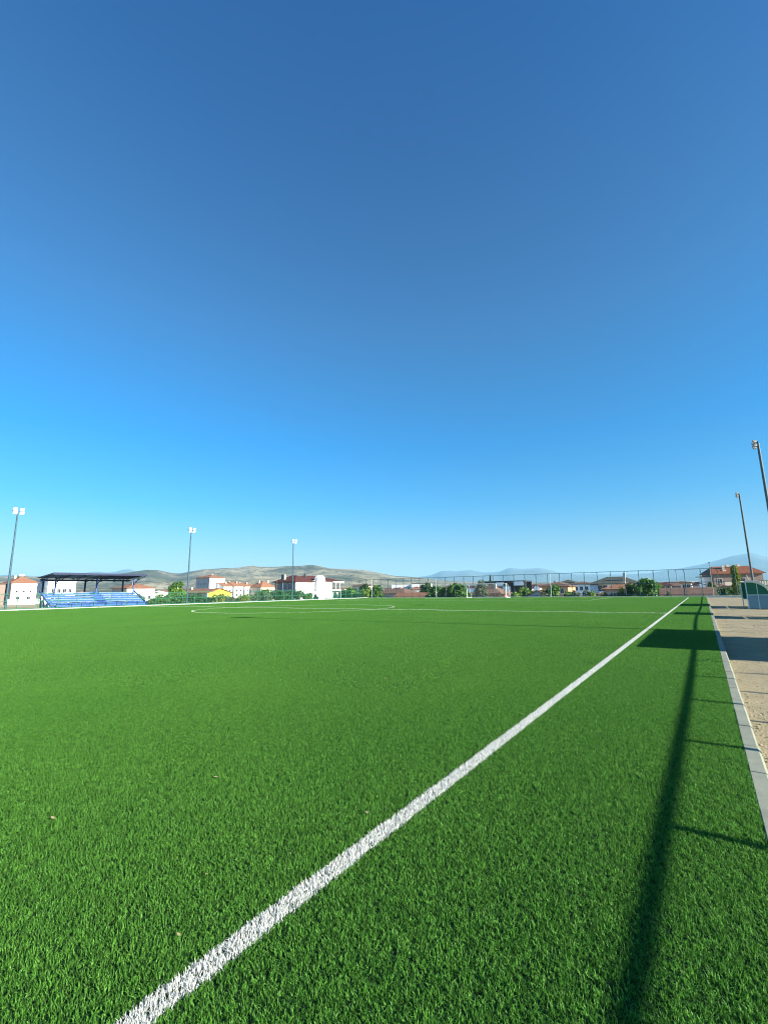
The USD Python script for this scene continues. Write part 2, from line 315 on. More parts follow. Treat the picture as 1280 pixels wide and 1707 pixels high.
MTN = np.array([(-130, 1.6), (-85, 1.7), (-78, 1.95), (-74.9, 2.16), (-73.5, 2.02), (-71.6, 2.04), (-70.1, 2.23), (-68.5, 2.5), (-67.7, 2.57), (-66.9, 2.45), (-66.1, 2.58), (-65.5, 2.78), (-64.9, 2.85), (-64.0, 2.55), (-60, 2.0), (-45, 1.4), (-33.5, 1.55), (-30.7, 1.75), (-29.2, 1.95), (-28.0, 2.42),
                (-27.3, 2.44), (-26.2, 2.34), (-24.3, 2.46), (-22.8, 2.11), (-21.0, 2.14), (-19.6, 2.62), (-18.2, 2.43), (-16.1, 2.51), (-15.1, 2.27), (-13.8, 1.8), (-12.1, 1.62), (-9.6, 1.54), (-7.2, 1.47), (-4.8, 1.53), (-3.7, 1.68),
                (-1.5, 1.98), (0.1, 2.29), (1.7, 2.7), (2.7, 3.01), (3.6, 3.14), (4.1, 3.22), (4.7, 3.07), (5.4, 2.73), (9, 2.1), (14, 1.8), (22, 1.6), (35, 1.2), (60, 0.9)])
def mtn_z(x, y, A, R):
    el = np.interp(np.degrees(A), MTN[:, 0], MTN[:, 1])
    crest = 9000 * np.tan(np.radians(el)) + 1.5
    t = (R - 5200) / 3800
    up = np.where(t < 1, np.clip(t, 0, 1) ** 1.25, 1 - 0.7 * ss((R - 9000) / 3000))
    n = meshkit.fbm(np.stack([x / 1500, y / 1500, 0 * x], -1), 5, 21)
    bump = 4 * np.clip(t, 0, 1) * (1 - np.clip(t, 0, 1))
    return crest * up + crest * (n - 0.55) * bump * 0.7 - 5
obj('mountains', polar_sheet(-130, 60, 640, np.linspace(5150, 12000, 80), mtn_z), 'mountain_look', smooth=True, kind='structure')

# pitch bed, strips, kerbs, gravel
obj('pitch', MB().box(-62.55, XK, -16, 82.4, -0.20, 0.0), 'turf_backing', kind='structure')
v, q = [], []
gx, gy = np.concatenate([np.arange(XK + 0.118, 4.6, 0.05), np.arange(4.6, 14.01, 0.25)]), np.concatenate([np.arange(-6, 4, 0.2), np.arange(4, 22, 0.06), np.arange(22, 84.6, 0.3)])
GX, GY = np.meshgrid(gx, gy)
def gravel_z(X, Y):
    return -0.172 - 0.012 * np.clip(X - 1, 0, 6) / 3 + 0.050 * (meshkit.fbm(np.stack([X / 0.8 + Y * .15, Y / 0.26, 0 * X], -1), 5, 31) - 0.5)
GZ = gravel_z(GX, GY)
nx = len(gx); i, j = np.meshgrid(np.arange(len(gy) - 1), np.arange(nx - 1), indexing='ij'); a = i * nx + j
obj('gravel_path', (np.stack([GX, GY, GZ], -1).reshape(-1, 3), np.stack([a, a + 1, a + nx + 1, a + nx], -1).reshape(-1, 4)), 'gravel_look', smooth=True, kind='structure')
obj('dirt_strip', MB().box(-66.3, -62.9, -16, 84.6, -0.3, -0.03), 'gravel_look', kind='structure')
obj('concrete_strip', MB().box(-66.3, 5.0, 82.52, 84.6, -0.3, 0.03), 'kerb_pale', kind='structure')

kerb = thing('kerb', 'grey concrete kerb of short stones along the near edge of the turf', 'kerb', (XK, 0, 0), kind='structure')
y = -4.0
while y < 82.0:
    L = 0.745 + rng.uniform(-0.012, 0.012)
    if y + L > 82.3: break
    w, hgt, b = 0.118 + rng.uniform(-0.003, 0.003), 0.012 + rng.uniform(-0.004, 0.004), 0.018
    x0 = rng.uniform(-0.002, 0.002)
    prof = [(x0, -0.3), (x0 + w, -0.3), (x0 + w, hgt - b), (x0 + w - b, hgt), (x0 + 0.004, hgt), (x0, hgt - 0.004)]
    obj('kerb_stone', MB().prism(prof, 'y', y + 0.004, y + L - 0.004), 'concrete', kerb)
    y += L
fk = thing('kerb', 'pale concrete kerb along the far edge of the turf below the blue stand', 'kerb', (-62.6, 0, 0), kind='structure')
y = 8.0
while y < 82:
    obj('kerb_stone', MB().box(-0.24, 0.0, y + 0.01, y + 0.99, -0.3, 0.07 + rng.uniform(-0.004, 0.004)), 'kerb_pale', fk); y += 1.0

# ------------------------------------------------------------------ turf fibres
def fibres(pos, h, w, lean, r, fan=0.0, hv=0.25):
    """Bent tapered fibres at pos (n, 2): three triangles each."""
    n = len(pos)
    az, tl = r.uniform(0, 2 * np.pi, n), np.abs(r.normal(0, lean, n)).clip(0, 1.35)
    hh = h * (1 + r.uniform(-hv, hv, n))
    d = np.stack([np.cos(az) * np.sin(tl), np.sin(az) * np.sin(tl), np.cos(tl)], -1)
    tl2 = tl * 1.7 + 0.12
    d2 = np.stack([np.cos(az) * np.sin(tl2), np.sin(az) * np.sin(tl2), np.cos(tl2)], -1)
    fa = r.uniform(0, 2 * np.pi, n)
    s = np.stack([np.cos(fa), np.sin(fa), 0 * fa], -1) * (w * (1 + r.uniform(-0.3, 0.3, n)))[:, None] / 2
    p0 = np.concatenate([pos, np.zeros((n, 1)) - 0.002], 1)
    p1 = p0 + d * (hh * 0.55)[:, None]; p2 = p1 + d2 * (hh * 0.5)[:, None]
    v = np.stack([p0 - s, p0 + s, p1 + s * 0.85, p1 - s * 0.85, p2], 1).reshape(-1, 3)
    k = np.arange(n)[:, None] * 5
    f = np.concatenate([k + [0, 1, 2], k + [0, 2, 3], k + [3, 2, 4]], 0)
    return v, f

def tufts(sx_, sy_, n, per, spread, r):
    c = np.stack([r.uniform(0, sx_, n), r.uniform(0, sy_, n)], -1)
    p = np.repeat(c, per, 0) + r.normal(0, spread, (n * per, 2))
    p[:, 0] = p[:, 0].clip(0.001, sx_ - 0.001); p[:, 1] %= sy_
    return p

def instancer(name, protos, pos, idx, rots, label=None, kind='stuff', cat=None, parent=None, scales=None):
    pp = path_of(parent)
    pi = UsdGeom.PointInstancer.Define(stage, pp + '/' + numbered(pp, name))
    base = str(pi.GetPath()); paths = []
    for nm, mesh, mat in protos:
        pth = base + '/' + numbered(base, nm)
        usdkit.mesh(stage, pth, mesh, M[mat]); paths.append(Sdf.Path(pth))
    pi.CreatePrototypesRel().SetTargets(paths)
    pi.CreatePositionsAttr(Vt.Vec3fArray.FromNumpy(np.asarray(pos, np.float32)))
    pi.CreateProtoIndicesAttr(Vt.IntArray.FromNumpy(np.asarray(idx, np.int32)))
    pi.CreateOrientationsAttr(Vt.QuathArray([Gf.Quath(float(math.cos(t / 2)), 0.0, 0.0, float(math.sin(t / 2))) for t in rots]))
    if scales is not None: pi.CreateScalesAttr(Vt.Vec3fArray.FromNumpy(np.asarray(scales, np.float32)))
    return tag(pi.GetPrim(), label, cat, None, kind)

S = (XK - (XT + 0.054)) / 3                       # small tile; three of them span touchline to kerb
B3 = 3 * S
def centred(m, s): v, f = m; v = v.copy(); v[:, :2] -= s / 2; return v, f
protos = []
for k in range(4):
    r = np.random.default_rng(100 + k)
    protos.append(('fine_patch', centred(fibres(tufts(S, S, 3500, 4, 0.0055, r), 0.0235, 0.0044, 0.95, r), S), 'turf_fibre'))
for k in range(3):
    r = np.random.default_rng(200 + k)
    protos.append(('patch', centred(fibres(tufts(B3, B3, 7600, 5, 0.012, r), 0.024, 0.0078, 0.95, r), B3), 'turf_fibre'))
pos, idx, rot = [], [], []
xr0, xl0 = XT + 0.054, XT - 0.054
cells = [(xr0, 0)] + [(xl0 - B3 * (k + 1), 1) for k in range(int((xl0 + 62.5) / B3))]
r = np.random.default_rng(9)
for x0, left in cells:
    for ky in range(-4, int(82.4 / B3)):
        y0 = ky * B3; cx, cy = x0 + B3 / 2, y0 + B3 / 2
        d = math.hypot(cx, cy); off = abs((math.degrees(math.atan2(cx, cy) - YAW) + 180) % 360 - 180)
        if d > 4.5 and off > 50: continue
        if d + 1.2 * r.normal() < 9.0:
            for i in range(3):
                for j in range(3):
                    pos.append((x0 + S * (i + .5), y0 + S * (j + .5), 0)); idx.append(int(r.integers(4))); rot.append(float(r.integers(4)) * math.pi / 2)
        else:
            pos.append((cx, cy, 0)); idx.append(int(r.integers(3)) + 4); rot.append(float(r.integers(4)) * math.pi / 2)
instancer('artificial_grass', protos, pos, idx, rot, 'short green artificial grass fibres covering the whole pitch', cat='grass')

# white lines woven into the turf
tl = thing('touchline', 'thick white line running from the foreground along the right of the pitch', 'pitch line', (XT, 0, 0))
r = np.random.default_rng(41)
LW = 0.108
def strip(n, w, h, r, L):
    p = tufts(LW, L, n, 5, 0.0045, r); p[:, 0] += r.normal(0, .0045, len(p))
    return centred_strip(fibres(p, h, w, 0.6, r))
def centred_strip(m): v, f = m; v = v.copy(); v[:, 0] -= LW / 2; return v, f
pr = [('line_patch', strip(700, 0.0036, 0.024, r, S), 'white_fibre'), ('line_patch', strip(700, 0.0036, 0.024, r, S), 'white_fibre'),
      ('line_patch', strip(1800, 0.0078, 0.027, r, 6 * S), 'white_fibre')]
p_, i_ = [], []
y = -4 * S
while y < 12 * S: p_.append((0, y, 0)); i_.append(int(r.integers(2))); y += S
while y + 6 * S < YG + 0.1: p_.append((0, y, 0)); i_.append(2); y += 6 * S
instancer('white_fibres', pr, p_, i_, [0.0] * len(p_), parent=tl)
obj('line_backing', MB().box(-LW / 2, LW / 2, -4 * S, YG, 0.0, 0.004), 'turf_backing', tl)

def line_blades(path, dens=420, w=0.024, lw=0.10, h=0.029):
    """White fibres along a polyline."""
    path = np.asarray(path, float); seg = np.diff(path, axis=0); L = np.linalg.norm(seg, axis=1); cum = np.concatenate([[0], np.cumsum(L)])
    n = int(cum[-1] * lw * dens * 5)
    t = r.uniform(0, cum[-1], n); k = np.clip(np.searchsorted(cum, t) - 1, 0, len(L) - 1)
    u = (t - cum[k]) / L[k]; p = path[k] + seg[k] * u[:, None]
    nrm = np.stack([-seg[k, 1], seg[k, 0]], -1) / L[k][:, None]
    return fibres(p + nrm * r.uniform(-lw / 2, lw / 2, n)[:, None], h, w, 0.5, r)
def line(name, label, path, **k): obj(name, line_blades(path, **k), 'white_fibre', label=label, cat='pitch line')
line('halfway_line', 'thin white halfway line crossing the pitch through the centre circle', [(XT - .06, YH), (XL, YH)], dens=470, lw=0.105, h=0.033)
a = np.linspace(0, 2 * np.pi, 120)
line('centre_circle', 'white centre circle drawn on the middle of the turf', np.stack([XC + 9.15 * np.cos(a), YH + 9.15 * np.sin(a)], -1))
line('goal_line', 'white goal line at the far end under the goal', [(XT - .1, YG), (XL, YG)])
line('penalty_area_line', 'white penalty area outline in front of the far goal', [(XC + 20.16, YG - .1), (XC + 20.16, YG - 16.5), (XC - 20.16, YG - 16.5), (XC - 20.16, YG - .1)])
line('goal_area_line', 'small white goal area outline right before the far goal', [(XC + 9.16, YG - .1), (XC + 9.16, YG - 5.5), (XC - 9.16, YG - 5.5), (XC - 9.16, YG - .1)])
line('far_touchline', 'faint white touchline below the blue stand on the far side', [(XL, 5), (XL, YG)])

# dry scraps on the turf, each seen as a pale fleck
def scrap(x, y, s, rz, label):
    rr = np.random.default_rng(int(abs(x * 100) + y * 77))
    n = 7; t = np.linspace(0, 1, n); wid = 0.28 * np.sin(np.pi * (0.06 + 0.9 * t)); up = 0.12 * np.sin(3 * t + rr.uniform(0, 3))
    v = np.concatenate([np.stack([t - .5, -wid, up + .05], -1), np.stack([t - .5, 0 * t, up], -1), np.stack([t - .5, wid, up + .07], -1)]) * s
    f = []
    for b in (0, n):
        for i in range(n - 1): f += [[b + i, b + i + 1, b + n + i + 1], [b + i, b + n + i + 1, b + n + i]]
    v2 = v.copy(); v2[:, 2] -= 0.0012
    c, s_ = math.cos(rz), math.sin(rz); Rm = np.array([[c, -s_, 0], [s_, c, 0], [0, 0, 1]])
    vv = np.vstack([v, v2]) @ Rm.T; ff = np.vstack([f, np.array(f)[:, ::-1] + len(v)])
    s *= .6; v *= .6; vv *= .6
    t_ = thing('dry_leaf', label, 'leaf', (x, y, 0.027)); obj('leaf_blade', (vv, ff), 'dry_leaf', t_)
for args in ((-3.75, 1.40, .06, .4, 'curled tan dry leaf on the grass at the left edge of the foreground'), (-2.02, 2.62, .07, 2.2, 'tan dry leaf lying on the grass midway left of the white line'),
             (-3.42, 2.42, .06, 1.0, 'pale straw scrap on the grass left of the foreground centre'), (-2.05, 1.30, .035, .2, 'tiny tan scrap on the grass near the lower end of the white line'),
             (-2.33, 1.62, .03, 1.7, 'tiny dark straw scrap on the grass close above the white line'), (-4.6, 6.5, .08, .9, 'yellow dry leaf further out on the open grass'), (-2.1, 2.0, .03, 2.9, 'small pale scrap beside the white line')):
    scrap(*args)

# loose stones on the gravel
pr = []
for k in range(4):
    s_ = trimesh.creation.icosphere(1, 1.0); rr = np.random.default_rng(60 + k)
    s_.vertices *= (1 + rr.uniform(-.25, .25, (len(s_.vertices), 1))) * np.array([1.0, 0.8, 0.55]); pr.append(('stone', s_, 'stone'))
rr = np.random.default_rng(61); n = 16000
px_, py_ = XK + 0.15 + rr.uniform(0, 5.0, n), 4.5 + 30 * rr.uniform(0, 1, n) ** 1.5
sc = 0.004 + 0.016 * rr.uniform(0, 1, n) ** 3
instancer('gravel', pr, np.stack([px_, py_, gravel_z(px_, py_) + sc * .2], -1), rr.integers(0, 4, n), rr.uniform(0, 6.28, n), 'loose pale stones scattered over the gravel beside the kerb', cat='gravel', scales=np.repeat(sc[:, None], 3, 1))

# ------------------------------------------------------------------ fences
def rail_fence(name, label, pts, hgt, rails, rad, mat, panel=None, group=None, cat='fence', rail_mat=None, bot=0.0):
    """pts: post places (n, 3). One part per post, one per rail, one panel of chain link."""
    pts = np.asarray(pts, float); t = thing(name, label, cat, pts[0], group=group); q_ = pts - pts[0]
    for p in q_: obj('post', MB().tube([p + [0, 0, -0.3], p + [0, 0, hgt]], rad, 6), mat, t)
    for z in rails: obj('rail', MB().tube(q_ + [0, 0, z], rad * 0.9, 6), rail_mat or mat, t)
    if panel:
        m = MB()
        nrm = np.array([0.012, 0.0, 0]) if abs(q_[-1][1]) > abs(q_[-1][0]) else np.array([0, 0.012, 0])
        e = nrm / 0.012 * rad * 1.25
        for a_, b_ in zip(q_[:-1], q_[1:]):
            m.add([a_ + e + [0, 0, bot], b_ + e + [0, 0, bot], b_ + e + [0, 0, hgt], a_ + e + [0, 0, hgt]], [[0, 1, 2], [0, 2, 3]])
        obj('mesh_panel', m, panel, t)
    return t
rail_fence('low_fence', 'low green chain link fence along the far side in front of the stand', [(-65.0, yy, -0.02) for yy in np.arange(10.2, 83.5, 2.03)], 1.82, (1.80, 0.95, 0.12), 0.042, 'green_paint', 'chain_link')
rail_fence('tall_ball_fence', 'tall dark chain link ball fence behind the far goal', [(xx, 83.3, 0.0) for xx in np.arange(-66.1, 4.6, 2.06)], 4.12, (4.1, 2.1, 0.30), 0.048, 'teal_paint', 'chain_link_tall')
ry = np.arange(-2.08, 83.0, 1.95)
rx = 4.12 - 0.13 * np.exp(-((ry - 26) / 9) ** 2) - 0.05 * np.exp(-(ry / 7) ** 2)
nf = rail_fence('side_railing', 'steel railing with slim posts along the outer edge of the gravel', [(x_, y_, -0.2) for x_, y_ in zip(rx, ry)], 2.09, (), 0.036, 'rail_paint', cat='railing')
obj('top_rail', MB().tube(np.stack([rx - rx[0], ry - ry[0], 2.07 + 0 * ry], -1), 0.028, 8), 'rail_paint', nf)
for x_, y_, h_, lab in ((-62.7, 83.75, 4.5, 'white steel pole behind the left part of the ball fence'), (-22.5, 83.75, 4.25, 'white steel pole behind the right part of the ball fence'), (-45.9, 83.75, 4.2, 'white steel pole between the dense trees and the low tiled house')):
    t = thing('white_pole', lab, 'pole', (x_, y_, -0.1)); obj('shaft', MB().tube([(0, 0, 0), (0, 0, h_)], 0.05, 8), 'dugout_frame', t); obj('cap', MB().tube([(0, 0, h_), (0, 0, h_ + .05)], [0.06, 0.04], 8), 'dugout_frame', t)
t = thing('corner_pole', 'taller pale fence pole at the corner where turf meets gravel', 'pole', (1.05, 83.1, -0.1)); obj('shaft', MB().tube([(0, 0, 0), (0, 0, 5.0)], [.06, .045], 8), 'concrete', t); obj('cap', MB().box(-.09, .09, -.09, .09, 5.0, 5.12), 'dark_trim', t)

# ------------------------------------------------------------------ floodlights
def floodlight(label, loc, face, hgt=11.4, mat='pole_blue'):
    """face: +1 lamps look towards +x, -1 towards -x."""
    t = thing('floodlight', label, 'floodlight', loc)
    obj('pole', MB().tube([(0, 0, 0), (0, 0, 1.2), (0, 0, hgt)], [0.12, 0.115, 0.08], 12), mat, t, smooth=40)
    obj('base_plate', MB().box(-.22, .22, -.22, .22, -0.05, 0.03), 'pole_steel', t)
    obj('crossarm', MB().bar((0.07 * face, -0.75, hgt - .05), (0.07 * face, 0.75, hgt - .05), 0.07), mat, t)
    for yy in (-0.33, 0.33):
        for zz in ((-0.22, 0.20) if face > 0 else (-0.15, 0.13)):
            x0, x1 = (0.12, 0.29) if face > 0 else (-0.24, -0.10)
            tilt = 0.08 * face
            m = MB(); zc = hgt - .05 + zz
            c0, c1 = (x0, x1)
            xf, xb = (x1, x0) if face > 0 else (x0, x1)
            hv, hb = (0.16, 0.10) if face > 0 else (0.11, 0.07)
            m.add([[xb, yy - .12, zc - hb], [xb, yy + .12, zc - hb], [xb, yy + .12, zc + hb], [xb, yy - .12, zc + hb],
                   [xf, yy - .20, zc - hv], [xf, yy + .20, zc - hv], [xf + tilt, yy + .20, zc + hv], [xf + tilt, yy - .20, zc + hv]], BOX_F)
            l = obj('lamp', m, 'white_paint' if face > 0 else 'lamp_grey', t)
            e = 0.006 * face
            obj('lens', MB().add([[xf + e, yy - .175, zc - hv + .03], [xf + e, yy + .175, zc - hv + .03], [xf + tilt + e, yy + .175, zc + hv - .03], [xf + tilt + e, yy - .175, zc + hv - .03],
                                  [xf + 2 * e, yy - .175, zc - hv + .03], [xf + 2 * e, yy + .175, zc - hv + .03], [xf + tilt + 2 * e, yy + .175, zc + hv - .03], [xf + tilt + 2 * e, yy - .175, zc + hv - .03]], BOX_F), 'lamp_glass' if face > 0 else 'lamp_grey', l)
    return t
floodlight('tall floodlight pole at the left edge beside the blue stand', (-65.4, 17.4, 0), 1, 11.5)
floodlight('tall floodlight pole in front of the long orange roofed house', (-65.4, 39.6, 0), 1, 11.5)
floodlight('tall floodlight pole in front of the big white house', (-65.4, 61.5, 0), 1, 11.5)
floodlight('floodlight pole rising behind the curved dugout', (4.42, 62.9, -0.17), -1, 11.75, 'pole_steel')
floodlight('floodlight pole leaning in from the right edge of the frame', (4.42, 41.35, -0.17), -1, 11.9, 'pole_steel')
floodlight('nearest floodlight pole beyond the right edge, whose long shadow crosses the pitch', (4.42, 19.1, -0.17), -1, 11.75, 'pole_steel')

# ------------------------------------------------------------------ goals
def goal(name, label, x, y, w, h, depth, along, mat, netmat, face, step=0.14, wr=0.004):
    """along 'x' or 'y': the direction of the crossbar; face: sign of the direction the net runs away to."""
    t = thing(name, label, 'goal', (x, y, 0))
    P = (lambda u, d, z: (u, d * face, z)) if along == 'x' else (lambda u, d, z: (d * face, u, z))
    R_ = 0.06 if w > 5 else 0.045
    for u in (-w / 2, w / 2): obj('post', MB().tube([P(u, 0, 0), P(u, 0, h)], R_, 10), mat, t, smooth=40)
    obj('crossbar', MB().tube([P(-w / 2 - R_, 0, h), P(w / 2 + R_, 0, h)], R_, 10), mat, t, smooth=40)
    for u in (-w / 2, w / 2):
        obj('net_support', MB().tube([P(u, 0, h), P(u, depth * .45, h - .08), P(u, depth, 0.05)], 0.025, 6), mat, t)
        obj('ground_bar', MB().tube([P(u, 0, .05), P(u, depth, 0.05)], 0.025, 6), mat, t)
    obj('back_bar', MB().tube([P(-w / 2, depth, .05), P(w / 2, depth, 0.05)], 0.025, 6), mat, t)
    m = MB()
    prof = [(0, h), (depth * .45, h - .08), (depth, 0.05)]
    for u in np.arange(-w / 2, w / 2 + .01, step): m.tube([P(u, d, z) for d, z in prof], wr, 3)
    for i in range(2):
        for tt in np.arange(0, 1, step / (0.5 if i == 0 else h)):
            d = prof[i][0] + (prof[i + 1][0] - prof[i][0]) * tt; z = prof[i][1] + (prof[i + 1][1] - prof[i][1]) * tt
            m.tube([P(-w / 2, d, z), P(w / 2, d, z)], wr, 3)
    for u in (-w / 2, w / 2):
        for z in np.arange(.1, h, step): m.tube([P(u, 0, z), P(u, depth * (1 - 0.55 * z / h), z)], wr, 3)
    obj('net', m, netmat, t)
goal('goal', 'white football goal with net standing on the far goal line', XC + .1, YG + .02, 7.32, 2.44, 1.9, 'x', 'white_paint', 'net_white', 1, 0.20, 0.0022)
goal('small_goal', 'small training goal with green net by the far left corner of the fence', -63.5, 72.2, 3.0, 1.65, 1.0, 'y', 'dugout_frame', 'net_green', -1, 0.1, 0.008)

# ------------------------------------------------------------------ covered stand (blue)
def stand():
    X0, Y0, Y1 = -66.6, 22.2, 33.9
    t = thing('covered_stand', 'blue spectator stand of plank benches under a dark navy roof', 'grandstand', (X0, Y0, -0.03))
    L = Y1 - Y0; n, dr, dz = 6, 0.66, 0.30
    ya, yb = 5.55, 6.75                                                      # aisle
    for k in range(n):
        x1, x0, z = -k * dr, -(k + 1) * dr, 0.38 + k * dz
        obj('step_riser', MB().box(x1 - 0.05, x1, 0, L, z - 0.36 if k == 0 else z - dz, z - 0.10), 'stand_blue', t)
        obj('tread', MB().box(x0, x1 - .052, 0.0, L, z - 0.13, z - 0.085), 'stand_blue', t)
        for a_, b_ in ((0.35, ya - .02), (yb + .02, L - .05)):
            obj('bench_plank', MB().box(x1 - 0.36, x1 - 0.10, a_, b_, z + 0.02, z + 0.065), 'seat_plank', t)
            m = MB()
            for yy in np.arange(a_ + .4, b_, 1.5): m.box(x1 - .30, x1 - .24, yy, yy + .05, z - .085, z + .02)
            obj('bench_leg', m, 'stand_blue', t, kind='stuff')
    for k in range(2 * n):
        x1 = -k * dr / 2
        obj('aisle_step', MB().box(x1 - dr / 2, x1, ya, yb, k * dz / 2 + .02, 0.36 + k * dz / 2), 'stand_blue', t)
    obj('front_panel', MB().box(0.30, 0.34, 0.4, L - .3, 0.10, 0.52), 'stand_blue', t)
    for yy in np.arange(0.4, L, 1.42): obj('panel_post', MB().box(0.345, 0.40, yy, yy + .06, 0, 0.62), 'navy', t)
    for k in range(6):                                                       # side props at the near end
        x1 = -0.5 - k * dr * 0.95
        obj('side_prop', MB().bar((x1 + .35, -0.05, 0), (x1 - .15, -0.05, 0.30 + k * dz), 0.16, 0.05), 'white_paint' if k % 2 == 0 else 'navy', t)
    obj('side_stringer', MB().bar((0.15, -0.12, .25), (-n * dr, -0.12, .35 + n * dz), 0.06, 0.22), 'stand_blue', t)
    obj('side_stringer', MB().bar((0.15, L + .1, .25), (-n * dr, L + .1, .35 + n * dz), 0.06, 0.22), 'stand_blue', t)
    obj('back_rail', MB().tube([(-n * dr, 0, 2.45), (-n * dr, L, 2.45)], 0.025, 6), 'green_paint', t)
    xb, xm, xf = -n * dr - .35, -n * dr + 0.9, 0.75
    zb, zf = 3.80, 4.24
    zat = lambda x: zb + (zf - zb) * (x - xb) / (xf - xb)
    L = L - 1.0
    for yy in (0.3, L / 2 - .1, L - .4):
        obj('rear_column', MB().box(xb - .09, xb + .09, yy - .09, yy + .09, 0, zb), 'navy', t)
        obj('front_column', MB().box(xm - .07, xm + .07, yy + .9, yy + 1.04, 1.5, zat(xm)), 'stand_blue', t)
        obj('column_brace', MB().bar((xm, yy + .97, zat(xm) - 1.0), (xm + 1.6, yy + .97, zat(xm + 1.6)), 0.07), 'navy', t)
    for yy in np.linspace(0.0, L, 7):                                        # trusses
        m = MB(); m.bar((xb, yy, zb), (xf, yy, zf), .07).bar((xb, yy, zb - .38), (xf - .5, yy, zat(xf - .5) - .12), .06)
        xs = np.linspace(xb, xf - .5, 9)
        for i in range(8):
            a_ = (xs[i], yy, zat(xs[i]) if i % 2 else zat(xs[i]) - .38 + .03 * i); b_ = (xs[i + 1], yy, zat(xs[i + 1]) - .38 + .03 * i if i % 2 else zat(xs[i + 1])); m.bar(a_, b_, .04)
        obj('roof_truss', m, 'navy', t)
    for x in np.linspace(xb, xf, 6): obj('purlin', MB().bar((x, -.35, zat(x) + .07), (x, L + .35, zat(x) + .07), .06), 'navy', t)
    for k in range(10):                                                      # roof sheets
        y0, y1 = -.45 + k * (L + .9) / 10, -.45 + (k + 1) * (L + .9) / 10 - .012
        m = MB(); N = 12
        for i in range(N):
            ya_, yb_ = y0 + (y1 - y0) * i / N, y0 + (y1 - y0) * (i + 1) / N; o = 0.03 * (i % 2)
            m.add([[xb - .5, ya_, zat(xb - .5) + .105 + o], [xf + .15, ya_, zat(xf + .15) + .105 + o], [xf + .15, yb_, zat(xf + .15) + .105 + o], [xb - .5, yb_, zat(xb - .5) + .105 + o],
                   [xb - .5, ya_, zat(xb - .5) + .125 + o], [xf + .15, ya_, zat(xf + .15) + .125 + o], [xf + .15, yb_, zat(xf + .15) + .125 + o], [xb - .5, yb_, zat(xb - .5) + .125 + o]], BOX_F)
        obj('roof_sheet', m, 'navy_roof', t)
    obj('fascia', MB().box(xf + .155, xf + .19, -.45, L + .45, zf - .08, zf + .17), 'navy', t)
    obj('lower_fascia', MB().bar((xb + .9, -.4, zat(xb + .9) - .28), (xb + .9, L + .2, zat(xb + .9) - .28), .05, .2), 'navy', t)
    for yy in (-.35, L + .3): obj('end_brace', MB().bar((xm, yy, zat(xm) - .75), (xf, yy, zf - .05), .06), 'navy', t)
stand()

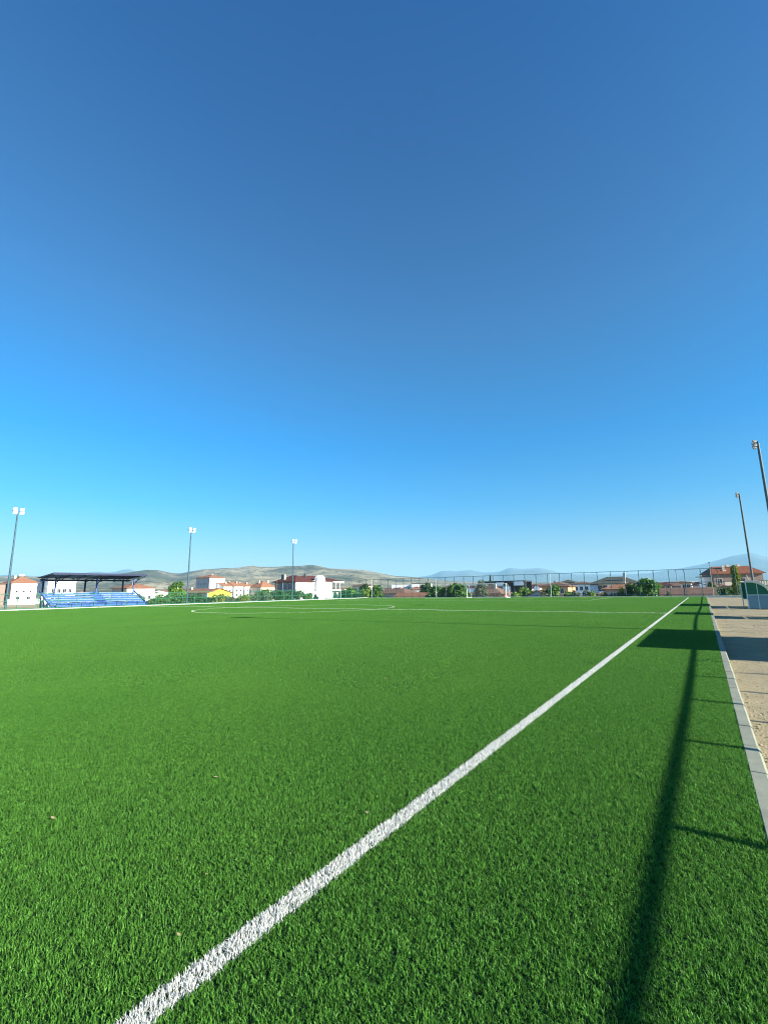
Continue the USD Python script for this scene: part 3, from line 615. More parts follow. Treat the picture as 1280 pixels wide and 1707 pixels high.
# ------------------------------------------------------------------ dugouts
def dugout(label, y0, y1, x0, H, depth, group=None, name='dugout'):
    t = thing(name, label, 'dugout', (x0, y0, -0.18)); L = y1 - y0; hp = 1.0; H = H + .18
    arc = [(0.0, H)] + [(depth * (0.12 + 0.88 * math.sin(a_)), hp + (H - hp) * math.cos(a_)) for a_ in np.linspace(0.12, math.pi / 2, 12)]
    for yy in (0.0, L):
        s_ = -1 if yy == 0 else 1
        obj('front_post', MB().box(-.03, .03, yy - .03, yy + .03, 0, H), 'dugout_frame', t)
        obj('mid_post', MB().box(depth * .48 - .02, depth * .48 + .02, yy - .025, yy + .025, 0.0, hp + (H - hp) * .88), 'dugout_frame', t)
        obj('rear_post', MB().box(depth * 1.0 - .03, depth * 1.0 + .03, yy - .03, yy + .03, 0, hp), 'dugout_frame', t)
        zs = .60 if yy > 0 else hp
        obj('sill_bar', MB().box(.031, depth - .031, yy - .028, yy + .028, zs - .03, zs + .02), 'dugout_frame', t)
        if yy == 0:
            mt = MB()
            for (p0, z0), (p1, z1) in zip(arc[:-1], arc[1:]):
                o = lambda p_, z_: (p_ + .13 * p_ / depth + .0, z_ + .13 * max(0, (z_ - hp) / (H - hp)))
                (q0, w0), (q1, w1) = o(p0, z0), o(p1, z1)
                mt.add([[p0, -.07, z0], [p1, -.07, z1], [q1, -.07, w1], [q0, -.07, w0], [p0, -.04, z0], [p1, -.04, z1], [q1, -.04, w1], [q0, -.04, w0]], BOX_F)
            obj('arch_trim', mt, 'roof_sheet', t)
        obj('arch_bar', MB().tube([(px, yy, pz) for px, pz in arc], .045, 6), 'roof_sheet', t)
        far = yy > 0
        for a_, b_ in () if far else ((.035, depth * .48 - .025), (depth * .48 + .025, depth - .035)):
            obj('side_panel', MB().box(a_, b_, yy - .008, yy + .008, 0.03, hp - .035), 'dugout_panel', t)
        xs = [p for p in arc if p[0] > .03]
        m = MB().prism([(.035, hp + .025 if not far else .62), (depth - .04, hp + .025 if not far else .62)] + [(p[0] - .02, max(p[1] - .03, hp + .031)) for p in xs[-2::-1]] + [(.035, H - .04)], 'y', yy - .005, yy + .005)
        obj('side_screen', m, 'green_screen', t)
    n = max(3, int(L / 0.95))
    for k in range(n):                                                       # roof sheets between ribs
        ya, yb = -.03 + (L + .2) * k / n + .012, -.03 + (L + .2) * (k + 1) / n - .012
        m = MB(); v = []
        for o in (0.035, 0.050):
            for px, pz in arc: v += [[px + o * .5 - .05, ya, pz + o], [px + o * .5 - .05, yb, pz + o]]
        na = len(arc); f = []
        for b in (0, 2 * na):
            for i in range(na - 1): f += [[b + 2 * i, b + 2 * i + 1, b + 2 * i + 3], [b + 2 * i, b + 2 * i + 3, b + 2 * i + 2]]
        for i in range(na - 1):
            for e in (0, 1): p, q_ = 2 * i + e, 2 * i + 2 + e; f += [[p, q_, q_ + 2 * na], [p, q_ + 2 * na, p + 2 * na]]
        obj('roof_panel', m.add(v, f), 'roof_sheet', t)
        if k: obj('roof_rib', MB().tube([(px, ya - .012, pz) for px, pz in arc], .022, 5), 'dugout_frame', t)
    m = 4
    for k in range(m): obj('back_panel', MB().box(depth - .01, depth + .012, L * k / m + .03, L * (k + 1) / m - .03, .05, hp), 'dugout_panel', t)
    obj('bench', MB().box(depth - .52, depth - .14, .15, L - .15, .40, .45), 'bench_green', t)
    for k in range(4): obj('bench_leg', MB().box(depth - .40, depth - .34, .2 + k * (L - .5) / 3, .26 + k * (L - .5) / 3, 0, .40), 'dugout_frame', t)
dugout('curved roof dugout with blue grey side panels at the far end of the gravel', 42.05, 47.3, 2.5, 1.74, 1.28)
dugout('small officials shelter beside the halfway line, just out of frame, casting the middle short shadow', 29.35, 31.75, 3.05, 1.86, 1.0, name='officials_shelter')
dugout('nearest dugout beyond the right edge, casting the broad dark shadow over the kerb', 13.45, 19.05, 2.85, 1.80, 1.3)

# ------------------------------------------------------------------ houses
def hip_roof(x0, x1, y0, y1, ze, zr, o=0.45, kind='hip', inset=.92):
    x0, x1, y0, y1 = x0 - o, x1 + o, y0 - o, y1 + o; th = 0.16; m = MB()
    w, d = x1 - x0, y1 - y0
    if kind == 'flat': return m.box(x0, x1, y0, y1, ze, ze + max(.2, zr - ze))
    if kind in ('gable_x', 'gable_y'):
        ax = kind[-1]; (a0, a1), (l0, l1) = ((y0, y1), (x0, x1)) if ax == 'x' else ((x0, x1), (y0, y1))
        am = (a0 + a1) / 2
        m.prism([(a0, ze - th), (am, zr - th), (am, zr), (a0, ze)], ax, l0, l1); return m.prism([(am + .002, zr - th), (a1, ze - th), (a1, ze), (am + .002, zr)], ax, l0, l1)
    along_x = (kind == 'gable_x') or (kind == 'hip' and w >= d)
    if kind == 'hip': k = min(w, d) / 2 * inset
    else: k = 0.0
    if along_x: r0, r1 = (x0 + k, (y0 + y1) / 2, zr), (x1 - k, (y0 + y1) / 2, zr)
    else: r0, r1 = ((x0 + x1) / 2, y0 + k, zr), ((x0 + x1) / 2, y1 - k, zr)
    c = [(x0, y0, ze), (x1, y0, ze), (x1, y1, ze), (x0, y1, ze)]
    cl = [(a_, b_, ze - th) for a_, b_, _ in c]
    if along_x: faces = [[c[0], c[1], r1, r0], [c[2], c[3], r0, r1], [c[1], c[2], r1], [c[3], c[0], r0]]
    else: faces = [[c[1], c[2], r1, r0], [c[3], c[0], r0, r1], [c[0], c[1], r0], [c[2], c[3], r1]]
    for f_ in faces: m.poly(f_)
    m.poly(cl[::-1])
    for i in range(4): j = (i + 1) % 4; m.poly([cl[i], cl[j], c[j], c[i]])
    return m

def window(parent, face, x0, x1, y0, y1, u, z, w, h, frame='trim', depth=.06):
    """A window on the +x ('e') or -y ('s') face at offset u (centre) and sill height z."""
    if face == 'e':
        B = lambda a0, a1, z0, z1, d0, d1: (x1 + d0, x1 + d1, a0, a1, z0, z1); c = u
    else:
        B = lambda a0, a1, z0, z1, d0, d1: (a0, a1, y0 - d1, y0 - d0, z0, z1); c = u
    f = .07; m = MB()
    m.box(*B(c - w / 2 - f, c - w / 2, z - f, z + h + f, .002, depth)); m.box(*B(c + w / 2, c + w / 2 + f, z - f, z + h + f, .002, depth))
    m.box(*B(c - w / 2, c + w / 2, z + h, z + h + f, .002, depth)); m.box(*B(c - w / 2, c + w / 2, z - f, z, .002, depth + .04))
    if w > .8: m.box(*B(c - .025, c + .025, z, z + h, .002, depth - .01))
    wd = obj('window', m, frame, parent)
    obj('pane', MB().box(*B(c - w / 2, c + w / 2, z, z + h, .004, .025)), 'pane', wd)

def house(label, x0, x1, y0, y1, zg, ze, zr, wall, roof, kind='hip', wins=(), name='house', chim=(), o=.45, group=None, extra=None, south=None, frame='trim', cat='house', k=.92, rz=0.0):
    cx, cy = (x0 + x1) / 2, (y0 + y1) / 2
    t = thing(name, label, cat, (cx, cy, zg), rz=rz, group=group)
    X0, X1, Y0, Y1, E, Rz = x0 - cx, x1 - cx, y0 - cy, y1 - cy, ze - zg, zr - zg
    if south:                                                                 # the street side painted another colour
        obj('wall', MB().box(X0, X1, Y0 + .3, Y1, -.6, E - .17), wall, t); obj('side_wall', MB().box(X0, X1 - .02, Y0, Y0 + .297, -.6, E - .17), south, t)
    else: obj('wall', MB().box(X0, X1, Y0, Y1, -.6, E - .17), wall, t)
    rf = obj('roof', hip_roof(X0, X1, Y0, Y1, E, Rz, o, kind, k), roof, t)
    if kind == 'gable_y':
        for yy in (Y0, Y1 - .02): obj('gable', MB().prism([(X0, E - .17), (X1, E - .17), (0, Rz - .05)], 'y', yy, yy + .02), south or wall, t)
    if kind == 'gable_x':
        for xx in (X0, X1 - .02): obj('gable', MB().prism([(Y0, E - .17), (Y1, E - .17), (0, Rz - .05)], 'x', xx, xx + .02), wall, t)
    for fc, u, z, w, h in wins:
        window(t, fc, X0, X1, Y0, Y1, (u * (Y1 - Y0) + Y0) if fc == 'e' else (u * (X1 - X0) + X0), z, w, h, frame)
    for u, v_, h in chim:
        a_, b_ = X0 + u * (X1 - X0), Y0 + v_ * (Y1 - Y0); zb = E + (Rz - E) * .3
        ch = obj('chimney', MB().box(a_ - .3, a_ + .3, b_ - .3, b_ + .3, zb, Rz + h), 'cream_wall', rf)
        obj('chimney_cap', MB().box(a_ - .38, a_ + .38, b_ - .38, b_ + .38, Rz + h + .002, Rz + h + .12), 'chimney_brick', rf) if False else None
    return t, (X0, X1, Y0, Y1, E, Rz)

def w2(fc, n, z, w=.95, h=1.25, a=.1, b=.9): return [(fc, a + (b - a) * (i + .5) / n, z, w, h) for i in range(n)]

# left side, seen over the low fence
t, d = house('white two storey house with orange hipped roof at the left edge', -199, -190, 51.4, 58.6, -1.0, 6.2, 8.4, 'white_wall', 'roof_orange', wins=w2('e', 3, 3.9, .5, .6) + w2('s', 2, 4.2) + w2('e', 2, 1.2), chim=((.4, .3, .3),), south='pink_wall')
X0, X1, Y0, Y1, E, Rz = d
obj('roof_tank', MB().tube([(0.3, -.7, Rz + .35), (0.3, .7, Rz + .35)], .38, 10), 'snow_dish', t); obj('tank_frame', MB().box(-.1, .7, -.8, .8, Rz - .5, Rz + .0), 'dark_trim', t)
obj('garden_wall', MB().box(X1 + 6, X1 + 6.2, -6, 9, 0, 1.6), 'white_wall', t)
house('dun two storey house cut by the left edge of the picture', -201, -192, 42.0, 50.4, -1.0, 5.9, 6.6, 'dun_wall', 'roof_brown', wins=w2('e', 2, 3.9) + w2('e', 2, 1.0), o=.5)
house('white flat fronted block seen through the posts of the stand', -199, -187, 60.8, 69.4, -1.0, 6.8, 7.3, 'white_wall', 'trim', kind='flat', o=.1, wins=w2('e', 4, 3.6) + w2('e', 4, .9))
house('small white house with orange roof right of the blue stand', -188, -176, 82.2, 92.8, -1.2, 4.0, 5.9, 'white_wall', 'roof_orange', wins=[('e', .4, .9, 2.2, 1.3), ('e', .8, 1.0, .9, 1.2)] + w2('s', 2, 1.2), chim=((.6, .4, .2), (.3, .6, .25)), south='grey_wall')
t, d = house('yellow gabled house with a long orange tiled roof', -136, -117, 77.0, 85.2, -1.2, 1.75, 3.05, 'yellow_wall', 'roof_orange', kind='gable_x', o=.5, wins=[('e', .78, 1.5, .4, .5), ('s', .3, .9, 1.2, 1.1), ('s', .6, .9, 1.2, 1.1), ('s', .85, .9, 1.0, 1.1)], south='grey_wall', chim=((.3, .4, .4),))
X0, X1, Y0, Y1, E, Rz = d
obj('side_porch', MB().bar((X0 + 1, Y0 - 1.7, 1.7), (X1 - 2, Y0 - 1.7, 1.7), 2.2, .12), 'grey_wall', t)
for k in range(5): obj('porch_post', MB().box(X0 + 2 + k * 3.4, X0 + 2.14 + k * 3.4, Y0 - 2.7, Y0 - 2.56, -.3, 1.63), 'trim', t)
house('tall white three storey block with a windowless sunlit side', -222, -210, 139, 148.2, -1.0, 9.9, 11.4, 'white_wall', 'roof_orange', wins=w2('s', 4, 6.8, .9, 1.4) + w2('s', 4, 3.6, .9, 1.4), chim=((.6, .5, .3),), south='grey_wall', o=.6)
for i, (ya, yb, zr) in enumerate(((143.5, 149, 7.2), (150, 156, 7.6), (157, 162.5, 7.1))):
    house(('first white house of the orange roofed row behind the yellow house', 'middle white house of the orange roofed row behind the yellow house', 'last white house of the orange roofed row behind the yellow house')[i],
          -214, -204, ya, yb, -1.0, 5.2, zr, 'white_wall', 'roof_orange', kind='gable_y', wins=w2('e', 2, 3.3) + w2('e', 2, .9), chim=((.3, .3, .5), (.7, .6, .4)))
house('orange roofed house close left of the big white house', -206, -195, 160.5, 171, -1.0, 4.6, 8.0, 'cream_wall', 'roof_orange', wins=w2('e', 3, 2.6) + w2('s', 3, 2.6), chim=((.5, .3, .3), (.7, .7, .3)))

# the big white house
t = thing('house', 'big white two storey house with dark red roof and a rounded white tower wall', 'house', (-107, 101.7, -1.2))
g = 0.0
obj('wall', MB().box(-9.6, 0, 0.302, 8.0, -.6, 6.0), 'white_wall', t); obj('side_wall', MB().box(-9.6, -.02, 0, .3, -.6, 6.0), 'slate_wall', t)
obj('stair_wall', MB().box(-9.6, -.9, 8.002, 10.2, -.6, 6.6), 'grey_wall', t)
arc = [(9.9, -.6), (14.0, -.6), (14.0, 6.3)] + [(11.95 + 2.05 * math.cos(a_), 6.3 + 2.1 * math.sin(a_)) for a_ in np.linspace(.15, math.pi - .15, 10)] + [(9.9, 6.3)]
obj('tower_wall', MB().prism(arc, 'x', -1.2, .25), 'white_wall', t)
obj('right_wall', MB().box(-9.6, .1, 14.002, 17.6, -.6, 6.2), 'white_wall', t)
rf = obj('roof', hip_roof(-9.6, 0, 0, 8.0, 6.18, 8.3, .7), 'roof_red', t)
obj('rear_roof', hip_roof(-10.5, -2.2, 5.5, 19.5, 6.35, 8.35, .5), 'roof_red', t)
obj('right_roof', hip_roof(-7, .0, 14.2, 22.5, 6.4, 7.6, .5), 'roof_red', t)
obj('balcony_slab', MB().box(-5, .9, 17.603, 23.2, 6.0, 6.24), 'white_paint', t)
obj('balcony_floor', MB().box(-5, .6, 17.605, 21.8, 2.9, 3.6), 'cream_wall', t)
for yy in (19.2, 21.4): obj('balcony_post', MB().box(.1, .35, yy, yy + .25, 3.602, 5.998), 'trim', t)
obj('balcony_wall', MB().box(-5, -.3, 17.61, 22.5, -.6, 2.898), 'grey_wall', t)
obj('chimney', MB().box(-7.1, -6.5, .5, 1.1, 6.5, 8.6), 'dark_trim', rf); obj('chimney', MB().box(-6.3, -5.7, .6, 1.2, 6.5, 8.5), 'cream_wall', rf); obj('chimney', MB().box(-3.4, -2.9, 7.2, 7.7, 7, 8.9), 'dark_trim', rf)
for u in (-8.3, -4.6, -2.4): window(t, 's', -9.6, 0, 0, 8, u, 3.7, 1.5 if u > -8 else 1.3, 1.7)
for u in (-7.6, -3.2): window(t, 's', -9.6, 0, 0, 8, u, .7, 1.2, 1.4)
for z in (1.3, 4.9):
    for u in (5.0, 6.8): window(t, 'e', -9.6, 0, 0, 8, u, z, .45, .5)
obj('downpipe', MB().box(-5.75, -5.45, -.16, -.002, 2.6, 6.4), 'white_paint', t)
obj('annex', MB().box(.003, 2.8, -.6, 7.2, -.6, 2.75), 'white_wall', t); obj('annex_roof', MB().box(-.0, 2.95, -.7, 7.3, 2.752, 2.9), 'trim', t)
for u, w in ((1.2, .5), (4.4, .6)): window(t, 'e', 0, 2.8, 0, 8, u, .6, w, 1.3)

# beyond the ball fence
house('cream house with brown roof just right of the big white house', -146, -137.5, 178, 186, -2.4, 4.2, 5.4, 'cream_wall', 'roof_brown', wins=w2('s', 3, 3.2) + w2('e', 2, 3.2))
house('low hipped brick roof house behind the left of the ball fence', -84.0, -73.8, 115, 124, -3.1, .70, 2.45, 'grey_wall', 'roof_brown', wins=w2('s', 3, 1.5, 1.0, 1.2), o=.7, chim=((.6, .45, .1),))
t, d = house('long low orange roof with a cream sunlit gable end', -68.6, -57.6, 101, 106.5, -3.1, -.35, .95, 'cream_wall', 'roof_orange', kind='gable_x', o=.25, wins=w2('s', 3, 1.0, .9, 1.0))
house('white flat roofed block in the distance left of the dense trees', -166, -152, 242, 252, -2.5, 5.3, 5.6, 'white_wall', 'trim', kind='flat', o=.1, wins=w2('s', 4, 4.6) + w2('s', 4, 1.6), rz=.32)
house('pair of white terraced blocks in the distance behind the dense trees', -151, -139, 242, 250, -2.5, 5.6, 5.9, 'white_wall', 'roof_grey', kind='flat', o=.1, wins=w2('s', 5, 4.6) + w2('s', 5, 1.6), rz=.32)
house('brown hipped roof house behind the goal', -52.0, -44.3, 115.5, 122.5, -3.1, .45, 2.55, 'brick_wall', 'roof_brown', wins=w2('s', 3, 1.4), o=.8, chim=((.75, .3, .35), (.2, .4, .1)))
house('low brown lean roof left of the house behind the goal', -56.0, -50.2, 110.0, 114.5, -3.1, -.85, .75, 'cream_wall', 'roof_brown', kind='gable_x', o=.5, wins=w2('s', 2, 1.0, .8, .9))
# dark open shed with white fascia boards
t = thing('workshop_shed', 'long black workshop shed with white fascia boards behind the goal', 'shed', (-61, 162, -3.0))
obj('back_wall', MB().box(-9.2, 8.4, 8, 8.2, -.5, 7.0), 'dark_shed', t); obj('roof', MB().box(-9.3, 8.6, -.6, 8.3, 7.02, 7.5), 'dark_shed', t)
for x in (-9.0, -5.0, -1.0, 3.0, 8.2): obj('post', MB().box(x - .2, x + .2, -.2, .2, -.5, 7.0), 'dark_trim', t)
for a_, b_, z in ((-8.8, -5.3, 5.2), (-2.2, 0.6, 5.5), (4.6, 8.0, 5.7)): obj('fascia_board', MB().box(a_, b_, -.78, -.62, z, z + 1.45), 'white_paint', t)
obj('inner_wall', MB().box(-9.1, -1.2, 3, 3.2, -.5, 7.0), 'brick_wall', t)
t = thing('notice_board', 'white gridded board standing beside the right goalpost', 'board', (-52.1, 142, -3.0))
m = MB(); obj('post', MB().box(-1.0, -.85, .06, .2, -.5, 4.4), 'pole_steel', t); obj('post', MB().box(.85, 1.0, .06, .2, -.5, 4.4), 'pole_steel', t)
for i in range(2):
    for j in range(3): obj('board_panel', MB().box(-1.2 + i * 1.22, -.02 + i * 1.22, 0, .05, 2.4 + j * .98, 3.34 + j * .98), 'white_paint', t)
house('low grey gabled shed with an orange roof right of the goal', -31.6, -27.3, 99, 106, -3.1, .12, 1.2, 'grey_wall', 'roof_orange', kind='gable_y', o=.35, wins=(), chim=())
house('orange painted house with brown roof behind the bright hedge', -37.4, -30.4, 130, 139, -3.1, 2.1, 3.4, 'orange_wall', 'roof_brown', wins=w2('s', 3, 3.3) + w2('s', 3, .9), o=.6, chim=((.4, .4, .2),))
house('grey roofed house behind the orange house', -42.5, -37.6, 170, 178, -2.9, 3.5, 4.5, 'grey_wall', 'roof_grey', wins=w2('s', 2, 4.2), o=.5)
house('pale low house with brown roof left of the dark roofed house', -38.0, -31.6, 168, 176, -2.9, 3.0, 3.8, 'white_wall', 'roof_brown', wins=w2('s', 3, 3.6) + w2('e', 2, 3.6), o=.5)
# dark roofed house
t, d = house('large white house with a dark grey roof and wide black windows', -27.9, -15.2, 147, 156, -3.1, 2.6, 4.7, 'white_wall', 'roof_grey', wins=[('s', .26, 3.6, 2.6, 1.7), ('s', .62, 3.6, 1.8, 1.5), ('s', .85, 3.6, 1.4, 1.5), ('s', .35, .7, 1.6, 1.5)], o=.7, chim=((.72, .2, .9),), frame='white_paint')
X0, X1, Y0, Y1, E, Rz = d
obj('blue_side_wall', MB().box(X0 - .03, X0 + 2.2, Y0 - .25, Y0 - .004, -.6, E - .3), 'blue_wall', t); obj('balcony_band', MB().box(X0 + 2.3, X1, Y0 - 1.0, Y0 - .1, 2.5, 3.4), 'white_wall', t)
house('low orange hipped roof house in front of the dark roofed house', -18.1, -10.6, 110, 117.5, -3.1, 1.15, 2.65, 'pink_wall', 'roof_orange', wins=w2('s', 3, 2.2) , o=.8, chim=((.5, .35, .3),))
house('left half of the long low brown roofed barn behind the corner', -6.6, -3.1, 98, 104, -3.1, -.15, 1.25, 'pink_wall', 'roof_brown', kind='gable_x', o=.3, wins=w2('s', 2, 1.4, .8, .9), name='barn', cat='barn')
house('right half of the long low brown roofed barn behind the corner', -2.6, 1.5, 98, 104, -3.1, -.1, 1.3, 'cream_wall', 'roof_brown', kind='gable_x', o=.3, wins=w2('s', 2, 1.4, .8, .9), name='barn', cat='barn')
house('small red roofed house in the town right of the big tree', -13.0, -9.4, 190, 197, -2.5, 2.0, 3.1, 'pink_wall', 'roof_red', wins=w2('s', 2, 3.0), o=.5)
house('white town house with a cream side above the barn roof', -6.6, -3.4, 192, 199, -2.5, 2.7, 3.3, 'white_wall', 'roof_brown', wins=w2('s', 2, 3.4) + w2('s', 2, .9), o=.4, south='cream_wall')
t = thing('dark_shed', 'black shed roof beside the big house on the right', 'shed', (-.6, 130, -3.1))
obj('wall', MB().box(-2.6, 2.2, 0, 6, -.5, 4.2), 'dark_shed', t); obj('roof', hip_roof(-2.6, 2.2, 0, 6, 4.4, 5.4, .4, 'gable_y'), 'dark_trim', t); obj('door', MB().box(-.8, .8, -.06, -.004, -.3, 2.6), 'wood', t)
# the three storey house on the right
t, d = house('three storey grey house with a rust tiled roof behind the gravel', .95, 11.9, 151, 160, -3.1, 4.75, 6.75, 'dun_wall', 'roof_rust', wins=[('s', .12, 5.2, 1.0, 1.2), ('s', .58, 5.2, 1.4, 1.3), ('s', .12, 2.3, 1.0, 1.2), ('s', .50, 2.3, 1.6, 1.4), ('s', .16, -.1, 1.4, 1.6), ('s', .55, .0, 1.2, 1.4)], o=.55, chim=((.30, .3, .2), (.45, .5, .5), (.68, .5, .5)), k=.35, rz=math.radians(16))
X0, X1, Y0, Y1, E, Rz = d
for z in (1.9, 4.8):
    b = obj('balcony', MB().box(X0 + 2.0, X0 + 6.2, Y0 - 1.3, Y0 - .004, z - .16, z), 'cream_wall', t)
    obj('parapet', MB().box(X0 + 2.0, X0 + 6.2, Y0 - 1.3, Y0 - 1.16, z + .002, z + .95), 'cream_wall', b)
    b = obj('balcony', MB().box(X0 + 8.0, X1 + 1.1, Y0 - 1.1, Y0 - .004, z - .16, z), 'cream_wall', t)
    obj('parapet', MB().box(X0 + 8.0, X1 + 1.1, Y0 - 1.1, Y0 - .96, z + .002, z + .95), 'cream_wall', b)
for x in (X0 + 3.6, X0 + 4.9): obj('pillar', MB().box(x, x + .5, Y0 - 1.25, Y0 - .75, -.5, 1.738), 'cream_wall', t)
obj('side_roof', MB().box(X0 - 2.4, X0 - .95, Y0 + 1, Y0 + 6, 7.0, 7.2), 'dark_trim', t); obj('side_wall', MB().box(X0 - 1.8, X0 - .01, Y0 + 1.3, Y0 + 5.6, -.5, 6.99), 'white_wall', t)
obj('dormer', MB().box(X0 + 2.6, X0 + 3.4, Y0 + 1.0, Y0 + 1.7, E + .2, E + 1.0), 'cream_wall', t)
obj('fire_stair', MB().bar((X0 + 7.2, Y0 - .4, 7.2), (X0 + 8.0, Y0 - .4, 4.9), .3, .1), 'trim', t)

# ------------------------------------------------------------------ trees and bushes
def leaves(blobs, n, size, r, flat=.3):
    """Leaf clumps spread in and on the blobs (centre, radii)."""
    B = np.array([b[0] for b in blobs]); Rr = np.array([b[1] for b in blobs]); wgt = Rr.prod(1) ** .7
    k = r.choice(len(B), n, p=wgt / wgt.sum())
    d = r.normal(size=(n, 3)); d /= np.linalg.norm(d, axis=1, keepdims=True)
    rad = r.uniform(.35, 1.0, n) ** .45 * (1 + .10 * r.normal(size=n))
    p = B[k] + d * Rr[k] * rad[:, None]
    a_ = r.normal(size=(n, 3)); a_ /= np.linalg.norm(a_, axis=1, keepdims=True)
    nn = d * .6 + r.normal(size=(n, 3)) * .6 + [0, 0, .3]
    b_ = np.cross(nn, a_); b_ /= np.linalg.norm(b_, axis=1, keepdims=True) + 1e-9
    a_ = np.cross(b_, nn); a_ /= np.linalg.norm(a_, axis=1, keepdims=True) + 1e-9
    s = (size * r.uniform(.6, 1.4, n))[:, None]
    v = np.stack([p - a_ * s, p + b_ * s * .55, p + a_ * s, p - b_ * s * .55], 1).reshape(-1, 3)
    q_ = np.arange(n)[:, None] * 4
    return v, np.concatenate([q_ + [0, 1, 2], q_ + [0, 2, 3]], 0)

def tree(name, label, cat, x, y, ztop, w, leaf, seed, shape='round', z0=None, n=None, group=None, size=None):
    r = np.random.default_rng(seed); zg = float(ground_z(x, y)) - .05 if z0 is None else z0
    h = ztop - zg; t = thing(name, label, cat, (x, y, zg), group=group); R_ = w / 2
    if shape == 'round':
        R_ *= 1.18
        blobs = [((0, 0, h * .55), (R_ * .72, R_ * .72, h * .36))]
        for i in range(12):
            a_ = r.uniform(0, 6.28); e = r.uniform(.35, .85); zz = r.uniform(.2, .88)
            q_ = 1 - abs(zz - .5) * .9; blobs.append(((math.cos(a_) * R_ * e * q_, math.sin(a_) * R_ * e * q_, h * zz), (R_ * r.uniform(.26, .46),) * 2 + (h * r.uniform(.10, .18),)))
        tr, tz = .035 * h, .55
    elif shape == 'bush':
        blobs = [((r.uniform(-.5, .5) * w * .75, r.uniform(-.4, .4) * min(w, 3), h * r.uniform(.3, .68)), (w * r.uniform(.16, .26), min(w, 3) * .3, h * r.uniform(.2, .36))) for i in range(10)]
        tr, tz = .03 * h, .4
    elif shape == 'poplar':
        blobs = [((r.normal(0, .08) * w, r.normal(0, .08) * w, h * zz), (R_ * (1 - .55 * abs(zz - .4)) * r.uniform(.7, 1.1),) * 2 + (h * .11,)) for zz in np.linspace(.12, .93, 11)]
        tr, tz = .018 * h, .8
    else:                                                                    # cypress
        blobs = [((0, 0, h * zz), (R_ * (1.02 - zz) * 1.2 + .08,) * 2 + (h * .09,)) for zz in np.linspace(.1, .95, 10)]
        tr, tz = .02 * h, .8
    tk = MB(); bend = r.normal(0, .03 * h, 2)
    tk.tube([(0, 0, -.3), (bend[0] * .3, bend[1] * .3, h * .25), (bend[0], bend[1], h * tz)], [tr * 1.3, tr, tr * .4], 7)
    if shape in ('round', 'bush'):
        for b in blobs[1:6]:
            tk.tube([(bend[0] * .3, bend[1] * .3, h * .25), tuple(np.array(b[0]) * [.5, .5, .8]), b[0]], [tr * .6, tr * .4, tr * .15], 5)
    obj('trunk', tk, 'bark', t)
    n = n or int(900 + 260 * w * h / 3)
    obj('crown', leaves(blobs, min(n, 5200), size or max(.10, min(.24, .05 * h + .05)), r), leaf, t)
    return t

T = tree
T('tree', 'dark round tree between the small white house and the long orange roof', 'tree', -150, 86.5, 6.6, 4.4, 'leaf_green', 1)
T('tree', 'large bright green tree behind the fence left of the barn', 'tree', -8.3, 92.6, 3.35, 3.5, 'leaf_green', 2, n=5200)
T('tree', 'low dark tree on the left flank of the large bright tree', 'tree', -11.2, 97, 2.9, 2.6, 'leaf_dark', 3)
T('poplar_tree', 'slender yellow green poplar in front of the rust roofed house', 'tree', 4.3, 90.5, 4.4, 1.25, 'leaf_yellow', 4, 'poplar', n=2600)
T('cypress_tree', 'dark pointed cypress rising behind the goal', 'tree', -63.5, 157, 6.4, 2.1, 'leaf_dark', 5, 'cypress')
T('tree', 'dense green tree, left one of the pair left of the goal', 'tree', -50.0, 91.5, 2.95, 5.0, 'leaf_green', 6, n=5200)
T('tree', 'dense green tree, right one of the pair left of the goal', 'tree', -44.2, 91.5, 3.2, 4.6, 'leaf_green', 7, n=5200)
T('tree', 'dark tree between and behind the pair left of the goal', 'tree', -48.5, 97, 2.6, 4.0, 'leaf_dark', 8)
T('bush', 'grey olive bush right behind the left goalpost', 'bush', -40.8, 95, 3.3, 3.6, 'leaf_olive', 9)
T('bush', 'yellow green bush in front of the house behind the goal', 'bush', -41.5, 95.5, 1.2, 3.4, 'leaf_yellow', 10, 'bush')
T('bush', 'rusty yellow bush beside the right goalpost', 'bush', -36.4, 94.5, 1.35, 2.4, 'leaf_rust', 11, 'bush')
T('bush', 'bright green bush under the black shed', 'bush', -33.4, 95.5, 1.2, 2.6, 'leaf_bright', 12, 'bush')
T('hedge', 'bright green hedge beside the orange painted house', 'hedge', -33.8, 104, 2.1, 4.0, 'leaf_bright', 13, 'bush')
T('tree', 'dense green tree in front of the orange painted house', 'tree', -27.2, 101, 2.1, 4.6, 'leaf_green', 14)
T('bush', 'pale olive bush low behind the fence right of the grey gabled shed', 'bush', -25.3, 91, .95, 3.0, 'leaf_olive', 15, 'bush')
T('bush', 'pale silvery rounded bush low behind the fence left of the dark roofed house', 'bush', -19.3, 91, 1.35, 3.2, 'leaf_olive', 16, 'bush')
T('bush', 'green bush between the silvery bush and the orange house', 'bush', -21.8, 95, 1.7, 2.6, 'leaf_green', 17, 'bush')
T('bush', 'bright bush right of the silvery rounded bush', 'bush', -16.9, 91.5, 1.0, 1.5, 'leaf_bright', 18, 'bush')
T('bush', 'reddish bush under the black windows of the dark roofed house', 'bush', -17.4, 104, .8, 2.4, 'leaf_rust', 19, 'bush')
T('bush', 'dark bush below the low orange hipped roof, left', 'bush', -14.2, 92.5, .75, 2.4, 'leaf_dark', 20, 'bush')
T('bush', 'dark bush below the low orange hipped roof, right', 'bush', -11.9, 92, .8, 2.4, 'leaf_dark', 21, 'bush')
T('bush', 'yellow tinged sapling before the low orange hipped roof', 'bush', -12.6, 92.5, 1.9, 1.2, 'leaf_yellow', 22, 'bush')
